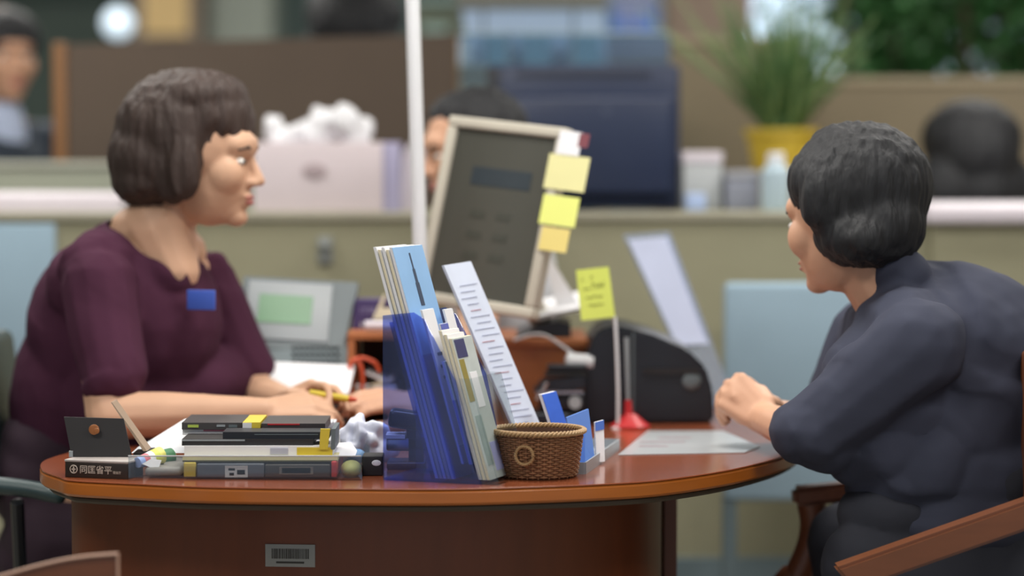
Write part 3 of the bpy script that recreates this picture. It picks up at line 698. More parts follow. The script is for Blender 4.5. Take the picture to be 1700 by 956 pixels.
for yy in (1.64, 1.8): mb.cap(Vector((bx_, yy, .53)), .1, Vector((bx_-.38, yy-.03, .52)), .07); mb.cap(Vector((bx_-.38, yy-.03, .52)), .07, Vector((bx_-.36, yy-.03, .14)), .055)
mb.ell((bx_, 1.72, .55), (.14, .17, .12)); blob('trousers', mb, trouser, vm_, .009, 4)
mb = MB(); mb.ell(W(796, 218, 1.64), (.108, .094, .098)); mb.ell(W(820, 255, 1.65), (.08, .088, .09)); mb.ell(W(770, 195, 1.63), (.075, .08, .055)); mb.ell(W(745, 215, 1.63), (.035, .07, .04))
blob('hair', mb, hair_k, vm_, .006, 8, .006, 75, .1)
st = thing('stool', 'low stool under the visitor behind the grey monitor', 'stool', (bx_, 1.72, 0))
obj('seat', MB().lathe((bx_, 1.72, .37), [(.15, 0), (.17, .015), (.17, .04), (.15, .055)], 28), black_mt, st)
for k in range(4):
    a = PI/4+k*PI/2; obj('leg', MB().tube([(bx_+math.cos(a)*.13, 1.72+math.sin(a)*.13, .37), (bx_+math.cos(a)*.17, 1.72+math.sin(a)*.17, 0)], .011, 8), chrome, st)

# ---- customer (right, dark blue-grey)
cu = thing('person', 'seated customer in dark blue-grey top seen from behind, hands resting on the desk', 'person', (.68, .5, 0))
HR = W(1404, 362, .50)
H3 = head_frame(HR, (-1, 1.05, -.3))
mb = MB(); head_prims(mb, H3, 1.12)
mb.cap(W(1430, 430, .50), .055, W(1478, 500, .50), .06); mb.cap(W(1478, 500, .50), .06, W(1520, 545, .5), .075)
sN = W(1515, 585, .33); sF = W(1440, 560, .70)
mb.cap(sN, .055, W(1520, 530, .5), .06); mb.cap(sF, .055, W(1520, 530, .5), .06)
mb.ell(W(1590, 630, .5), (.13, .15, .18)); mb.ell(W(1640, 780, .5), (.13, .15, .17)); mb.ell(W(1660, 870, .52), (.14, .17, .12))
eN = W(1348, 728, .36); wN = W(1268, 694, .56)
mb.cap(sN, .052, eN, .042); mb.cap(eN, .042, wN, .028)
eF = W(1390, 715, .74); wF = W(1285, 688, .66)
mb.cap(sF, .05, eF, .042); mb.cap(eF, .042, wF, .028)
hand_prims(mb, wN, W(1215, 650, .60)-wN, (-.5, -.5, .6), (55, 60, 40), side=-1, s=.95, thumb_in=1)
hand_prims(mb, wF, W(1212, 640, .64)-wF, (-.3, .4, .8), (50, 60, 40), side=1, s=.95, thumb_in=1)
hips = [Vector((.80, .42, .56)), Vector((.80, .62, .56))]; knees = [Vector((.60, .40, .575)), Vector((.60, .66, .575))]
for hp_, kn in zip(hips, knees):
    mb.cap(hp_, .08, kn, .055); an = kn+Vector((.05, 0, -.48)); mb.cap(kn, .055, an, .036); mb.cap(an-Vector((-.02, 0, .045)), .034, an+Vector((-.14, 0, -.055)), .028)
blob('body', mb, skin_v, cu, .0045, 4); face_parts(H3, cu, 1.12)
mb = MB()
mb.ell(W(1585, 585, .5), (.16, .16, .15)); mb.ell(W(1600, 680, .5), (.17, .162, .18)); mb.ell(W(1625, 790, .5), (.172, .168, .14)); mb.ell(W(1510, 505, .5), (.065, .10, .055))
mb.cap(W(1500, 545, .40), .075, W(1450, 560, .66), .07); mb.cap(W(1520, 575, .34), .082, W(1352, 712, .36), .064); mb.cap(sF, .07, W(1375, 700, .73), .062); mb.cap(W(1540, 505, .5), .078, W(1640, 640, .5), .11); mb.ell(W(1492, 462, .5), (.062, .085, .05))
mb.cap(W(1352, 712, .36), .066, W(1325, 712, .42), .056); mb.ell(W(1465, 735, .42), (.10, .09, .085)); mb.ell(W(1372, 728, .38), (.066, .06, .058)); mb.ell(W(1600, 850, .5), (.185, .185, .09)); mb.ell(W(1490, 800, .44), (.085, .10, .075)); mb.ell(W(1535, 765, .45), (.11, .12, .12)); mb.ell(W(1450, 690, .42), (.09, .085, .09)); mb.ell(W(1480, 640, .42), (.12, .10, .13))
blob('shirt', mb, navy, cu, .0055, 6, .01, 12, folds=.013)
mb = MB(); mb.ell((.80, .52, .55), (.15, .2, .125)); mb.ell(W(1660, 870, .52), (.158, .19, .135)); mb.ell(W(1645, 800, .5), (.145, .16, .13))
for hp_, kn in zip(hips, knees): mb.cap(hp_, .105, kn, .082); mb.cap(kn, .08, kn+Vector((.05, 0, -.42)), .058)
mb.ell(W(1490, 850, .43), (.10, .09, .06))
blob('trousers', mb, trouser, cu, .008, 5, .01, 9)
mb = MB(); mb.ell(W(1432, 310, .50), (.12, .108, .112)); mb.ell(W(1452, 370, .49), (.088, .105, .085)); mb.ell(W(1405, 285, .51), (.085, .10, .085)); mb.ell(W(1365, 330, .42), (.04, .03, .06)); mb.ell(W(1420, 395, .45), (.07, .08, .05)); mb.ell(W(1358, 300, .49), (.052, .095, .06)); mb.ell(W(1395, 365, .43), (.045, .03, .05))
blob('hair', mb, hair_k, cu, .005, 22, .005, 80, .1)

# ---- people further back (only heads and shoulders come above the partitions)
def back_person(px, py, Y, fwd, label, top, hairm, sc_=1.0, collar=False, hairbulk=1.0, longhair=0):
    hc = W(px, py, Y); f = Vector(fwd).normalized(); H = head_frame(hc, fwd)
    t = thing('person', label, 'person', (hc.x, hc.y, 0))
    mb = MB(); head_prims(mb, H, sc_); ch_ = hc+Vector((-f.x*.03, -f.y*.03, 0))
    mb.cap(ch_+Vector((0, 0, -.08)), .05, ch_+Vector((0, 0, -.19)), .06)
    side = Vector((-f.y, f.x, 0)).normalized()
    mb.ell(ch_+Vector((0, 0, -.38)), (.15, .15, .2)); mb.ell(ch_+Vector((0, 0, -.62)), (.14, .14, .2))
    seat = max(.45, hc.z-.78)
    for s_ in (1, -1):
        sh = ch_+side*.17*s_+Vector((0, 0, -.25)); el = sh+Vector((0, 0, -.27)); wr = el+f*.22+Vector((0, 0, -.02))-side*.05*s_
        mb.cap(ch_+Vector((0, 0, -.22)), .06, sh, .055); mb.cap(sh, .05, el, .042); mb.cap(el, .042, wr, .028); hand_prims(mb, wr, f, (0, 0, 1), side=-s_)
        hp_ = Vector((hc.x, hc.y, seat+.08))+side*.09*s_-f*.03; kn = hp_+f*.4; mb.cap(hp_, .085, kn, .06)
        an = Vector((kn.x, kn.y, .09)); mb.cap(kn, .06, an, .038); mb.cap(an-f*.03-Vector((0, 0, .045)), .034, an+f*.14-Vector((0, 0, .055)), .028)
    mb.cap(ch_+Vector((0, 0, -.6)), .13, Vector((ch_.x, ch_.y, seat+.1)), .13)
    blob('body', mb, skin_v, t, .008, 3); face_parts(H, t, sc_)
    mb = MB(); mb.ell(ch_+Vector((0, 0, -.38)), (.17, .17, .19)); mb.ell(ch_+Vector((0, 0, -.6)), (.165, .165, .22))
    for s_ in (1, -1):
        sh = ch_+side*.17*s_+Vector((0, 0, -.25)); el = sh+Vector((0, 0, -.27)); wr = el+f*.2+Vector((0, 0, -.02))-side*.045*s_
        mb.cap(ch_+Vector((0, 0, -.24)), .07, sh, .072); mb.cap(sh, .07, el, .056); mb.cap(el, .056, wr, .04)
    blob('jacket', mb, top, t, .01, 4, .008, 10)
    mb = MB(); b0 = hc-f*.002*sc_; mb.ell(b0+Vector((0, 0, .045)), [v*hairbulk for v in (.105, .105, .085)]); mb.ell(b0-f*.035+Vector((0, 0, -.0)), [v*hairbulk for v in (.09, .09, .09)])
    if longhair:
        for s_ in (1, -1): mb.ell(b0-f*.02+side*.075*s_+Vector((0, 0, -.09)), (.085, .085, .10))
        mb.ell(b0-f*.05+Vector((0, 0, -.10)), (.10, .09, .11))
    blob('hair', mb, hairm, t, .008, 6, .004, 60, .1)
    if collar:
        mb = MB(); mb.cap(ch_+f*.03+Vector((0, 0, -.17)), .058, ch_+f*.11+Vector((0, 0, -.40)), .066); blob('collar', mb, shirt_m, t, .008, 2)
    s = thing('stool', 'stool under ' + label, 'stool', (hc.x, hc.y, 0))
    obj('seat', MB().lathe((hc.x, hc.y, seat-.05), [(.15, 0), (.17, .015), (.17, .04), (.15, .05)], 24), black_mt, s)
    obj('pedestal', MB().lathe((hc.x, hc.y, 0), [(.18, 0), (.18, .02), (.03, .04), (.025, seat-.05)], 20), dgrey_pl, s)
    return t
back_person(4, 92, 3.3, (.55, -.8, -.1), 'man in dark jacket and pale blue shirt at the far left edge', suit_m, hair_k, 1.15, True, 1.05)
back_person(1612, 262, 2.62, (-.3, 1, -.3), 'black-haired person behind the white counter top at right', suit_m, hair_k, 1.1, False, 1.2, 1)
back_person(590, 52, 3.5, (.2, 1, -.4), 'dark-haired person bending beyond the brown partition', suit_m, hair_k, 1.1, False, 1.35, 1)

# ================================================================= CHAIRS
# clerk's dark green office chair
oc_ = thing('office_chair', 'dark green office chair with padded arm under the clerk', 'chair', (-.86, .98, 0))
obj('seat', MB().box((-.74, .96, .42), (.44, .44, .07), bev=.03), chair_green, oc_)
mb = MB(); bk = [W(-40, 585, .95), W(-18, 640, .95), W(-12, 720, .95), W(-16, 800, .95)]
mb.box((W(-14, 690, .95).x, .96, wz(690, .95)), (.045, .42, .30), (0, math.radians(-8), 0), .02); obj('backrest', mb, chair_green, oc_)
ar = [W(-60, 800, .58), W(-10, 805, .58), W(50, 812, .58), W(85, 820, .575), W(106, 829, .57)]
mb = MB(); mb.tube(catmull(ar, 5), [.019]*15+[.018, .017, .016, .014, .012, .008], 14, flat=.8); obj('armrest', mb, chair_green, oc_)
ar2 = [p+Vector((0, .76, 0)) for p in ar]; mb = MB(); mb.tube(catmull(ar2, 5), .018, 12, flat=.8); obj('armrest', mb, chair_green, oc_)
for yy in (.58, 1.33): obj('arm_post', MB().tube([(-.86, yy, .66), (-.87, yy+(.1 if yy < 1 else -.1), .42), (-.78, yy+(.2 if yy < 1 else -.2), .40)], .012, 8), black_pl, oc_)
obj('back_bar', MB().tube([(-.76, .96, .40), (-.95, .96, .42), (-.93, .96, .66)], .016, 8), black_pl, oc_)
obj('gas_lift', MB().lathe((-.74, .96, .08), [(.03, 0), (.03, .18), (.018, .18), (.018, .31)], 16), black_pl, oc_)
for k in range(5):
    a = k*2*PI/5+.3; e = Vector((-.74+math.cos(a)*.27, .96+math.sin(a)*.27, .07)); obj('star_leg', MB().tube([(-.74, .96, .1), e], [.022, .014], 8), black_pl, oc_)
    obj('caster', MB().ell(e-Vector((0, 0, .043)), (.027, .027, .027)), black_mt, oc_)

# customer's wooden armchair
wc = thing('armchair', 'brown wooden armchair under the customer at right', 'chair', (.85, .5, 0))
n0, n1 = W(1384, 948, .12), W(1712, 842, .12); 
up = Vector((0, 0, .024))
mb = MB(); L_ = n1-n0; ln_ = L_.length; M = frame(n0, L_, (0, 1, 0))
mb = MB(M)
dz = (M.to_3x3().inverted() @ Vector((0, 0, 1)))
a = W(1384, 940, .12); b = W(1760, 808, .12); t_ = .047
mb = MB(); mb.prism([(a.x, .10, a.z), (a.x+.03, .10, a.z-t_*.75), (b.x, .10, b.z-t_), (b.x, .10, b.z)], (0, .05, 0)); bmesh.ops.bevel(mb.bm, geom=list(mb.bm.edges), offset=.005, segments=2, affect='EDGES')
obj('armrest', mb, wood_chair, wc)
fa = W(1345, 822, .70)
mb = MB(); mb.prism([(fa.x-.03, .70, fa.z+.012), (fa.x-.028, .70, fa.z-.022), (b.x, .70, fa.z+.01), (b.x, .70, fa.z+.045)], (0, .05, 0)); bmesh.ops.bevel(mb.bm, geom=list(mb.bm.edges), offset=.008, segments=3, affect='EDGES')
obj('armrest', mb, wood_leg, wc)
pts = [W(1347, 835, .725), W(1352, 870, .725), W(1345, 910, .725), W(1325, 956, .725), W(1300, 1010, .725)]; pts.append(Vector((pts[-1].x+.0, .725, 0)))
obj('front_leg', MB().tube(catmull(pts, 6), .026, 12, flat=1.0), wood_leg, wc)
obj('front_leg', MB().tube([(a.x+.05, .125, a.z-.035), (a.x+.045, .125, .3), (a.x+.05, .125, 0)], .02, 12), wood_leg, wc)
for yy in (.125, .725): obj('rear_leg', MB().tube([(b.x-.03, yy, b.z+.25), (b.x-.03, yy, .5), (b.x+.02, yy, 0)], .02, 12), wood_leg, wc)
obj('seat', MB().box((.80, .425, .42), (.44, .56, .05), bev=.015), black_mt, wc)
obj('seat_rail', MB().bar((.58, .15, .365), (b.x-.03, .70, .394)), wood_leg, wc)
obj('backrest', MB().box((b.x-.005, .425, .80), (.02, .56, .28), bev=.008), wood_chair, wc)

# foreground chair, lower left
fc = thing('wooden_chair', 'wooden chair back with pale edge at the lower left corner', 'chair', (-.8, -.25, 0))
crest = [W(-80, 975, -.3), W(0, 957, -.3), W(50, 943, -.3), W(100, 931, -.3), W(145, 924, -.3), W(196, 920, -.3)]
cr = catmull(crest, 5)
mb = MB(); poly = [(p.x, -.3, p.z) for p in cr]; poly += [(cr[-1].x, -.3, cr[-1].z-.12), (cr[0].x, -.3, cr[0].z-.12)]
mb.prism(poly, (0, .018, 0)); obj('backrest', mb, wood_chair, fc)
mb = MB(); mb.tube([(p.x, -.302, p.z+.001) for p in cr]+[], .0022, 6); mb.tube([(cr[-1].x, -.302, cr[-1].z), (cr[-1].x, -.302, cr[-1].z-.12)], .0018, 6); obj('pale_edge', mb, pm('edge_pale', (196, 160, 140), .4), fc)
for px in (20, 182):
    x = W(px, 940, -.3).x; obj('leg', MB().tube([(x, -.29, W(px, 945, -.3).z-.02), (x, -.27, 0)], .016, 10), wood_leg, fc)
    obj('leg', MB().tube([(x, -.66, .43), (x, -.68, 0)], .016, 10), wood_leg, fc)
xm = (W(20, 940, -.3).x+W(182, 940, -.3).x)/2
obj('seat', MB().box((xm, -.48, .44), (.26, .40, .03), bev=.01), wood_chair, fc)

# ================================================================= POLE
pole = thing('pole', 'tall white pole rising from the desk behind the blue brochure holder', 'pole', D(712, 700))
pb0 = W(707, 690, .93); pb0.z = .75; ptop = W(683, -60, .93); pole.location = pb0; WLOC[pole] = pb0
obj('shaft', MB().tube([pb0+Vector((0, 0, .006)), W(697, 400, .93), ptop], .0135, 20), white_pl, pole)
obj('foot', MB().lathe(pb0, [(.038, 0), (.038, .005), (.016, .010), (.014, .03)], 28), white_pl, pole)

# ================================================================= GREY MONITOR ON WOODEN BOX
wbx = thing('monitor_riser', 'reddish wooden box under the grey monitor', 'wooden box', (W(890, 600, 1.13).x, 1.25, .75))
xa, xb = W(820, 600, 1.13).x, W(976, 600, 1.13).x; zt = wz(562, 1.13)
obj('box_top', MB().bar((xa, 1.12, zt-.016), (xb, 1.40, zt), .002), wood_shelf, wbx)
obj('front_panel', MB().bar((xa+.003, 1.13, .75), (xb-.003, 1.142, zt-.016)), wood_shelf, wbx)
for x in (xa+.003, xb-.015): obj('side_panel', MB().bar((x, 1.143, .75), (x+.012, 1.395, zt-.016)), wood_shelf, wbx)
r_ = Vector((.222, -.235, -.02)); u_ = Vector((.055, .05, .345))
O = W(693, 500, 1.08)      # bottom-left corner of the frame
r_ = (W(888, 531, .93)-O); u_ = W(742, 192, 1.13)-O
u_ = u_ - r_*(u_.dot(r_)/r_.dot(r_)); w_, h_ = r_.length, u_.length
M = frame(O, r_, u_)
gm = thing('computer_monitor', 'tilted beige-framed monitor with dark screen and sticky notes on its edge', 'computer monitor', (W(905, 555, 1.25).x, 1.25, zt))
bz = .021
mb = MB(M)
mb.box((w_/2, bz/2, 0), (w_, bz, .03), bev=.004); mb.box((w_/2, h_-bz/2, 0), (w_, bz, .03), bev=.004); mb.box((bz/2, h_/2, 0), (bz, h_-2*bz, .03), bev=.004); mb.box((w_-bz/2, h_/2, 0), (bz, h_-2*bz, .03), bev=.004)
obj('bezel', mb, beige_pl, gm)
obj('screen', MB(M).box((w_/2, h_/2, .004), (w_-2*bz, h_-2*bz, .006)), pm('screen_dark', (74, 74, 68), .3, .08, 4), gm)
obj('screen_window', MB(M).box((w_*.52, h_*.7, .0075), (w_*.5, .035, .0008)), pm('screen_blue_dark', (52, 60, 66), .3, .05), gm)
for i in range(3):
    for j in range(2): obj('screen_icon', MB(M).box((w_*(.38+.22*j), h_*(.5-.11*i), .0075), (w_*.12, .014, .0008)), pm('screen_icons', (66, 68, 62), .3, .05), gm)
obj('back_shell', MB(M).box((w_/2, h_/2, -.03), (w_*.8, h_*.8, .04), bev=.012), beige_pl, gm)
bc_ = M @ Vector((w_*.5, h_*.35, -.05)); ft = Vector((W(900, 555, 1.25).x, 1.25, zt+.02))
obj('neck', MB().tube([bc_, bc_.lerp(ft, .5)+Vector((.01, .01, -.01)), ft], .022, 14), beige_pl, gm)
mb = MB(); mb.prism([(ft.x-.05, 1.16, zt), (ft.x+.055, 1.16, zt), (ft.x+.055, 1.16, zt+.026), (ft.x+.03, 1.16, zt+.032), (ft.x-.01, 1.16, zt+.024), (ft.x-.05, 1.16, zt+.003)], (0, .2, 0)); obj('foot', mb, black_pl, gm)
def sticky(px, py, w, h, label, mat, Yoff=.0, roll=0, grp='sticky notes on the monitor edge'):
    # stuck along the right bezel of the monitor
    best = None
    d = ray(px, py); n_ = (M.to_3x3() @ Vector((0, 0, 1))); o_ = M @ Vector((0, 0, .0165)); t = (o_-CAM).dot(n_)/d.dot(n_); p = CAM+d*t
    Ms = frame(p, r_, u_) @ Matrix.Rotation(math.radians(roll), 4, 'Z')
    return tag(obj('sticky_note', MB(Ms).box((0, 0, .0004+Yoff), (w, h, .0005)), mat), label, 'sticky note'), Ms
sticky(941, 287, .09, .066, 'pale yellow sticky note on the monitor edge, uppermost yellow one', yellow_p)
sticky(929, 350, .08, .056, 'bright yellow sticky note on the monitor edge, middle one', yellow, .001)
sticky(921, 398, .062, .044, 'deep yellow sticky note on the monitor edge, lowest one', pm('sticky_gold', (224, 206, 126), .7, .04), .002)
s_, Ms = sticky(946, 238, .05, .045, 'white note with red corner at the top right of the tilted monitor', paper, .001)
obj('red_corner', MB(Ms).box((.03, .008, .0014), (.022, .026, .0008)), pm('dull_red', (120, 62, 72), .6), s_)
# documents lying on the monitor foot
pa_ = thing('document_stack', 'white papers sloping over the black monitor foot', 'papers', (W(935, 520, 1.15).x, 1.2, zt+.032))
mb = MB(); 
for i, (dy, dz_) in enumerate(((0, 0), (.004, .003), (-.003, .006))):
    a = W(893, 533, 1.14); b = W(988, 512, 1.14); mb.prism([(a.x-.0, 1.145+dy, a.z+dz_+.002), (b.x, 1.145+dy, b.z+dz_), (b.x, 1.36+dy, b.z+.02+dz_), (a.x, 1.36+dy, a.z+.02+dz_)], (0, 0, .0012))
obj('sheets', mb, paper, pa_)
mb = MB(); a, b = W(902, 425, 1.2), W(962, 506, 1.2); a2, b2 = W(890, 520, 1.2), W(925, 520, 1.2)
mb.prism([(a.x, 1.2, a.z), (a.x+.012, 1.2, a.z), (b.x, 1.2, b.z), (b.x-.045, 1.2, b.z-.004)], (0, .006, 0)); obj('folded_sheet', mb, paper, pa_)
# white cable and adapter
cbp = [W(853, 565, 1.1), W(880, 556, 1.1), W(905, 557, 1.09), W(930, 572, 1.08), W(952, 588, 1.06), W(965, 595, 1.05)]
cab = thing('adapter_cable', 'white cable looping down to a rounded white adapter', 'cable', cbp[-1])
obj('cable', MB().tube(catmull(cbp, 6), .0028, 8), white_pl, cab)
ad = W(955, 600, 1.03); obj('adapter', MB().tube([W(938, 598, 1.03), W(942, 598, 1.03), W(985, 601, 1.03)], [.006, .0145, .0145], 16), white_pl, cab)

# black punch and stapler pile
pk = thing('hole_punch', 'black two-layer hole punch with steel parts beside the black box', 'hole punch', (W(925, 690, 1.0).x, 1.02, .75))
z0 = .75
mb = MB(); xa, xb = W(884, 690, .98).x, W(972, 690, .98).x
obj('base', MB().bar((xa, .97, .75), (xb, 1.08, .775), .004), black_pl, pk)
obj('middle_block', MB().bar((xa+.012, .985, .775), (xb, 1.07, .81), .006), black_pl, pk)
mb = MB(); mb.prism([(xa+.0, .975, .812), (xa+.02, .975, .835), (xb, .975, .843), (xb, .975, .82)], (0, .1, 0)); bmesh.ops.bevel(mb.bm, geom=list(mb.bm.edges), offset=.003, segments=2, affect='EDGES'); obj('handle', mb, black_pl, pk)
obj('steel_rail', MB().bar((xa+.006, .968, .811), (xb-.005, .974, .817)).tube([(xa+.008, .972, .80), (xa+.028, .972, .833)], .004, 8), chrome, pk)
obj('grey_knob', MB().tube([(xb-.02, .965, .795), (xb-.02, .99, .795)], .012, 14), grey_pl, pk)
st2 = thing('stapler', 'black stapler lying on top of the hole punch', 'stapler', (W(935, 610, 1.0).x, 1.02, .845))
obj('base', MB().bar((W(905, 610, .99).x, 1.0, .8425), (W(975, 610, .99).x, 1.04, .849), .001), black_mt, st2)
obj('arm', MB().box((W(942, 606, .99).x, 1.02, .857), (.075, .034, .013), bev=.004), black_pl, st2)

# black box
bb = thing('card_printer', 'rounded black office machine right of the wooden box', 'office machine', (W(1075, 700, 1.02).x, 1.15, .75))
def L3(px, Y): return W(px, 600, Y).x
prof = [W(970, 706, 1.02), W(972, 600, 1.02), W(985, 556, 1.02), W(1005, 542, 1.02), W(1040, 543, 1.02), W(1085, 556, 1.02), W(1140, 580, 1.02), W(1172, 610, 1.02), W(1184, 650, 1.02), W(1186, 706, 1.02)]
mb = MB(); mb.prism([(p.x, 1.02, max(.752, p.z)) for p in prof], (0, .24, 0)); bmesh.ops.bevel(mb.bm, geom=[e for e in mb.bm.edges], offset=.006, segments=2, affect='EDGES'); obj('housing', mb, black_pl, bb)
obj('slot', pxbox(1068, 1160, 612, 620, 1.013, .012), black_mt, bb)
obj('button', MB().ell(W(1148, 632, 1.018), (.018, .005, .018)), dgrey_pl, bb)
obj('front_seam', pxbox(1050, 1053, 552, 700, 1.015, .01), dgrey_pl, bb)

# memo rod with yellow sticky note
rb = W(1026, 714, .93); rb.z = .75
mr = thing('memo_stand', 'thin white rod stand holding the lime yellow memo', 'memo stand', rb)
obj('rod', MB().tube(catmull([rb+Vector((0, 0, .003)), W(1026, 640, .93), W(1022, 540, .93), W(1018, 525, .93)], 6), .0032, 10), white_pl, mr)
obj('base', MB().lathe(rb, [(.012, 0), (.012, .002), (.004, .005)], 20), white_pl, mr)
cl_ = W(1012, 522, .93); obj('clip', MB().box(cl_, (.016, .006, .012), bev=.002), clear_acr, mr)
c0, cx_, cy_ = W(965, 532, .925), W(1021, 526, .925), W(952, 449, .925)
Ms = frame(c0, cx_-c0, cy_-c0); ww, hh = (cx_-c0).length, (cy_-c0).length
M2 = Ms @ Matrix.Rotation(math.radians(0), 4, 'Z')
nt_ = thing('sticky_note', 'lime yellow memo with handwriting beside the tilted monitor', 'sticky note', c0)
obj('sheet', MB(Ms).prism([(0, 0, -.0004), (ww, 0, -.0004), (ww-.002, hh, -.0004), (.0, hh, -.0004)], (0, 0, .0006)), pm('lime_note', (218, 232, 110), .75, .05), nt_)
random.seed(21)
def scrib(y, x0, x1, hgt, mat, par, Mx):
    pts = []; x = x0
    while x < x1:
        pts.append(Mx @ Vector((x, y+random.uniform(-hgt, hgt), .0008))); x += .0016
    if len(pts) > 2: obj('handwriting', MB().tube(pts, .0006, 5), mat, par)
gi = pm('pencil_olive', (104, 110, 50), .7)
scrib(hh*.80, ww*.12, ww*.2, .003, gi, nt_, Ms); scrib(hh*.82, ww*.4, ww*.5, .004, gi, nt_, Ms); scrib(hh*.62, ww*.15, ww*.36, .0018, gi, nt_, Ms); scrib(hh*.66, ww*.42, ww*.78, .006, gi, nt_, Ms)
scrib(hh*.44, ww*.2, ww*.72, .0022, gi, nt_, Ms); scrib(hh*.28, ww*.26, ww*.74, .0022, gi, nt_, Ms)

# red pen stand
rp = W(1046, 712, .95); rp.z = .75
ps = thing('pen_stand', 'red pen stand with a slim grey pen in front of the black machine', 'pen stand', rp)
obj('base', MB().lathe(rp, [(.037, 0), (.038, .004), (.030, .010), (.017, .02), (.011, .026)], 32), red_pl, ps)
tip = W(1040, 560, .97)
obj('socket', MB().tube([rp+Vector((-.003, 0, .018)), (rp+Vector((-.003, 0, .018))).lerp(tip, .22)], [.0085, .0065], 14), red_pl, ps)
obj('pen', MB().tube([(rp+Vector((-.003, 0, .018))).lerp(tip, .2), tip], [.003, .0042], 10), grey_pl, ps)

# leaning clear display sheet behind the black machine
c0, c1, c2, c3 = W(1165, 672, 1.32), W(1222, 672, 1.36), W(1112, 384, 1.42), W(1034, 390, 1.38)
zb_ = min(c0.z, c1.z)
dsp = thing('display_holder', 'tall milky clear display holder leaning behind the black machine', 'display holder', ((c0.x+c1.x)/2, 1.36, .75))
mb = MB(); mb.prism([c0, c1, c2, c3], (0, .006, 0)); obj('sheet_pocket', mb, clear_acr2, dsp)
mb = MB(); i_ = lambda a, b, t: a.lerp(b, t)
mb.prism([i_(c0, c3, .35)+Vector((.006, -.002, 0)), i_(c1, c2, .35)+Vector((-.006, -.002, 0)), i_(c2, c1, .03)+Vector((-.006, -.002, 0)), i_(c3, c0, .03)+Vector((.006, -.002, 0))], (0, .001, 0)); obj('leaflet', mb, pm('pale_blue_leaflet', (186, 194, 220), .7, .08, 14), dsp)
obj('base', MB().bar((c0.x-.02, 1.3, .75), (c1.x+.02, 1.42, .756), .002).bar((c0.x, 1.315, .756), (c1.x, 1.365, zb_+.004), .002), clear_acr2, dsp)

# laminated sheet on the desk
pts = [D(1026, 756), D(1236, 752), D(1262, 742), D(1200, 716), D(1075, 716)]
ls = thing('laminated_sheet', 'glossy laminated sheet lying flat at the right of the desk', 'sheet', pts[0])
obj('film', MB().prism([p+Vector((0, 0, .0006)) for p in pts], (0, 0, .0008)), pm('laminate_pale', (186, 190, 194), .2, .08, 14), ls)
mb = MB(); a = D(1090, 742); 
for (px, py, w) in ((1085, 742, .05), (1100, 735, .08), (1120, 728, .06)):
    p = D(px, py); mb.box((p.x, p.y, .7518), (w, .008, .0003))
obj('printed_lines', mb, pm('dull_plum', (140, 96, 110), .5), ls)

# ================================================================= CUBBY SHELF (left of the brochure holder)
xa, xb = W(577, 620, 1.02).x, W(700, 620, 1.02).x; zt = wz(552, 1.02)
cs = thing('desk_organizer', 'small reddish wooden desk cubby behind the joined hands', 'organizer', ((xa+xb)/2, 1.1, .75))
obj('top_board', MB().bar((xa, 1.02, zt-.014), (xb, 1.24, zt), .002), wood_shelf, cs)
for x in (xa, xb-.014): obj('side_board', MB().bar((x, 1.022, .75), (x+.014, 1.238, zt-.0145)), wood_shelf, cs)
zm = wz(664, 1.02); obj('shelf_board', MB().bar((xa+.0145, 1.025, zm-.006), (xb-.0145, 1.236, zm)), wood_shelf, cs)
obj('back_board', MB().bar((xa+.0145, 1.2365, .75), (xb-.0145, 1.24, zt-.0145)), pm('shelf_back', (70, 44, 32), .7), cs)
random.seed(9)
for i, (y, tl, cc) in enumerate(((648, 2, 'white'), (640, -3, 'cream'), (630, 4, 'white'), (618, -20, 'cream'), (614, 24, 'white'))):
    p = W(622+random.uniform(-3, 3)+(8 if i > 2 else 0), y, 1.05)
    L_ = .085 if i < 3 else .05
    Mx = Matrix.Translation((p.x, 1.13, zm+.004+i*.009 if i < 3 else zm+.03+(i-3)*.01)) @ Matrix.Rotation(math.radians(tl*(1 if i > 2 else .4)), 4, 'Y')
    tag(obj('booklet', MB(Mx).box((0, 0, 0), (L_, .17, .006), bev=.001), paper if cc == 'white' else paper_cream), ['white booklet lying lowest on the cubby shelf', 'cream booklet second from the bottom on the cubby shelf', 'white booklet third from the bottom on the cubby shelf', 'cream leaflet tilted in the cubby', 'white leaflet tilted steeply at the top of the cubby pile'][i], 'booklet', 'papers in the cubby')
sci = thing('scissors', 'orange-red scissor handles hanging at the cubby edge', 'scissors', W(592, 640, 1.0))
lp = [W(583+9*math.cos(a)*1.0, 628+30*math.sin(a)*1.0, 1.0) for a in [2*PI*k/20 for k in range(20)]]
lp = [W(590+12*math.cos(2*PI*k/20), 630+34*math.sin(2*PI*k/20), 1.005) for k in range(20)]
obj('handle_loop', MB().ring(lp, .0042), orange_pl, sci)
obj('handle_bar', MB().tube(catmull([W(584, 600, 1.005), W(600, 594, 1.005), W(622, 602, 1.01), W(630, 618, 1.012)], 5), .004, 8), orange_pl, sci)
obj('blade', MB().tube([W(592, 664, 1.005), W(596, 700, 1.005)], [.004, .002], 8), chrome, sci)
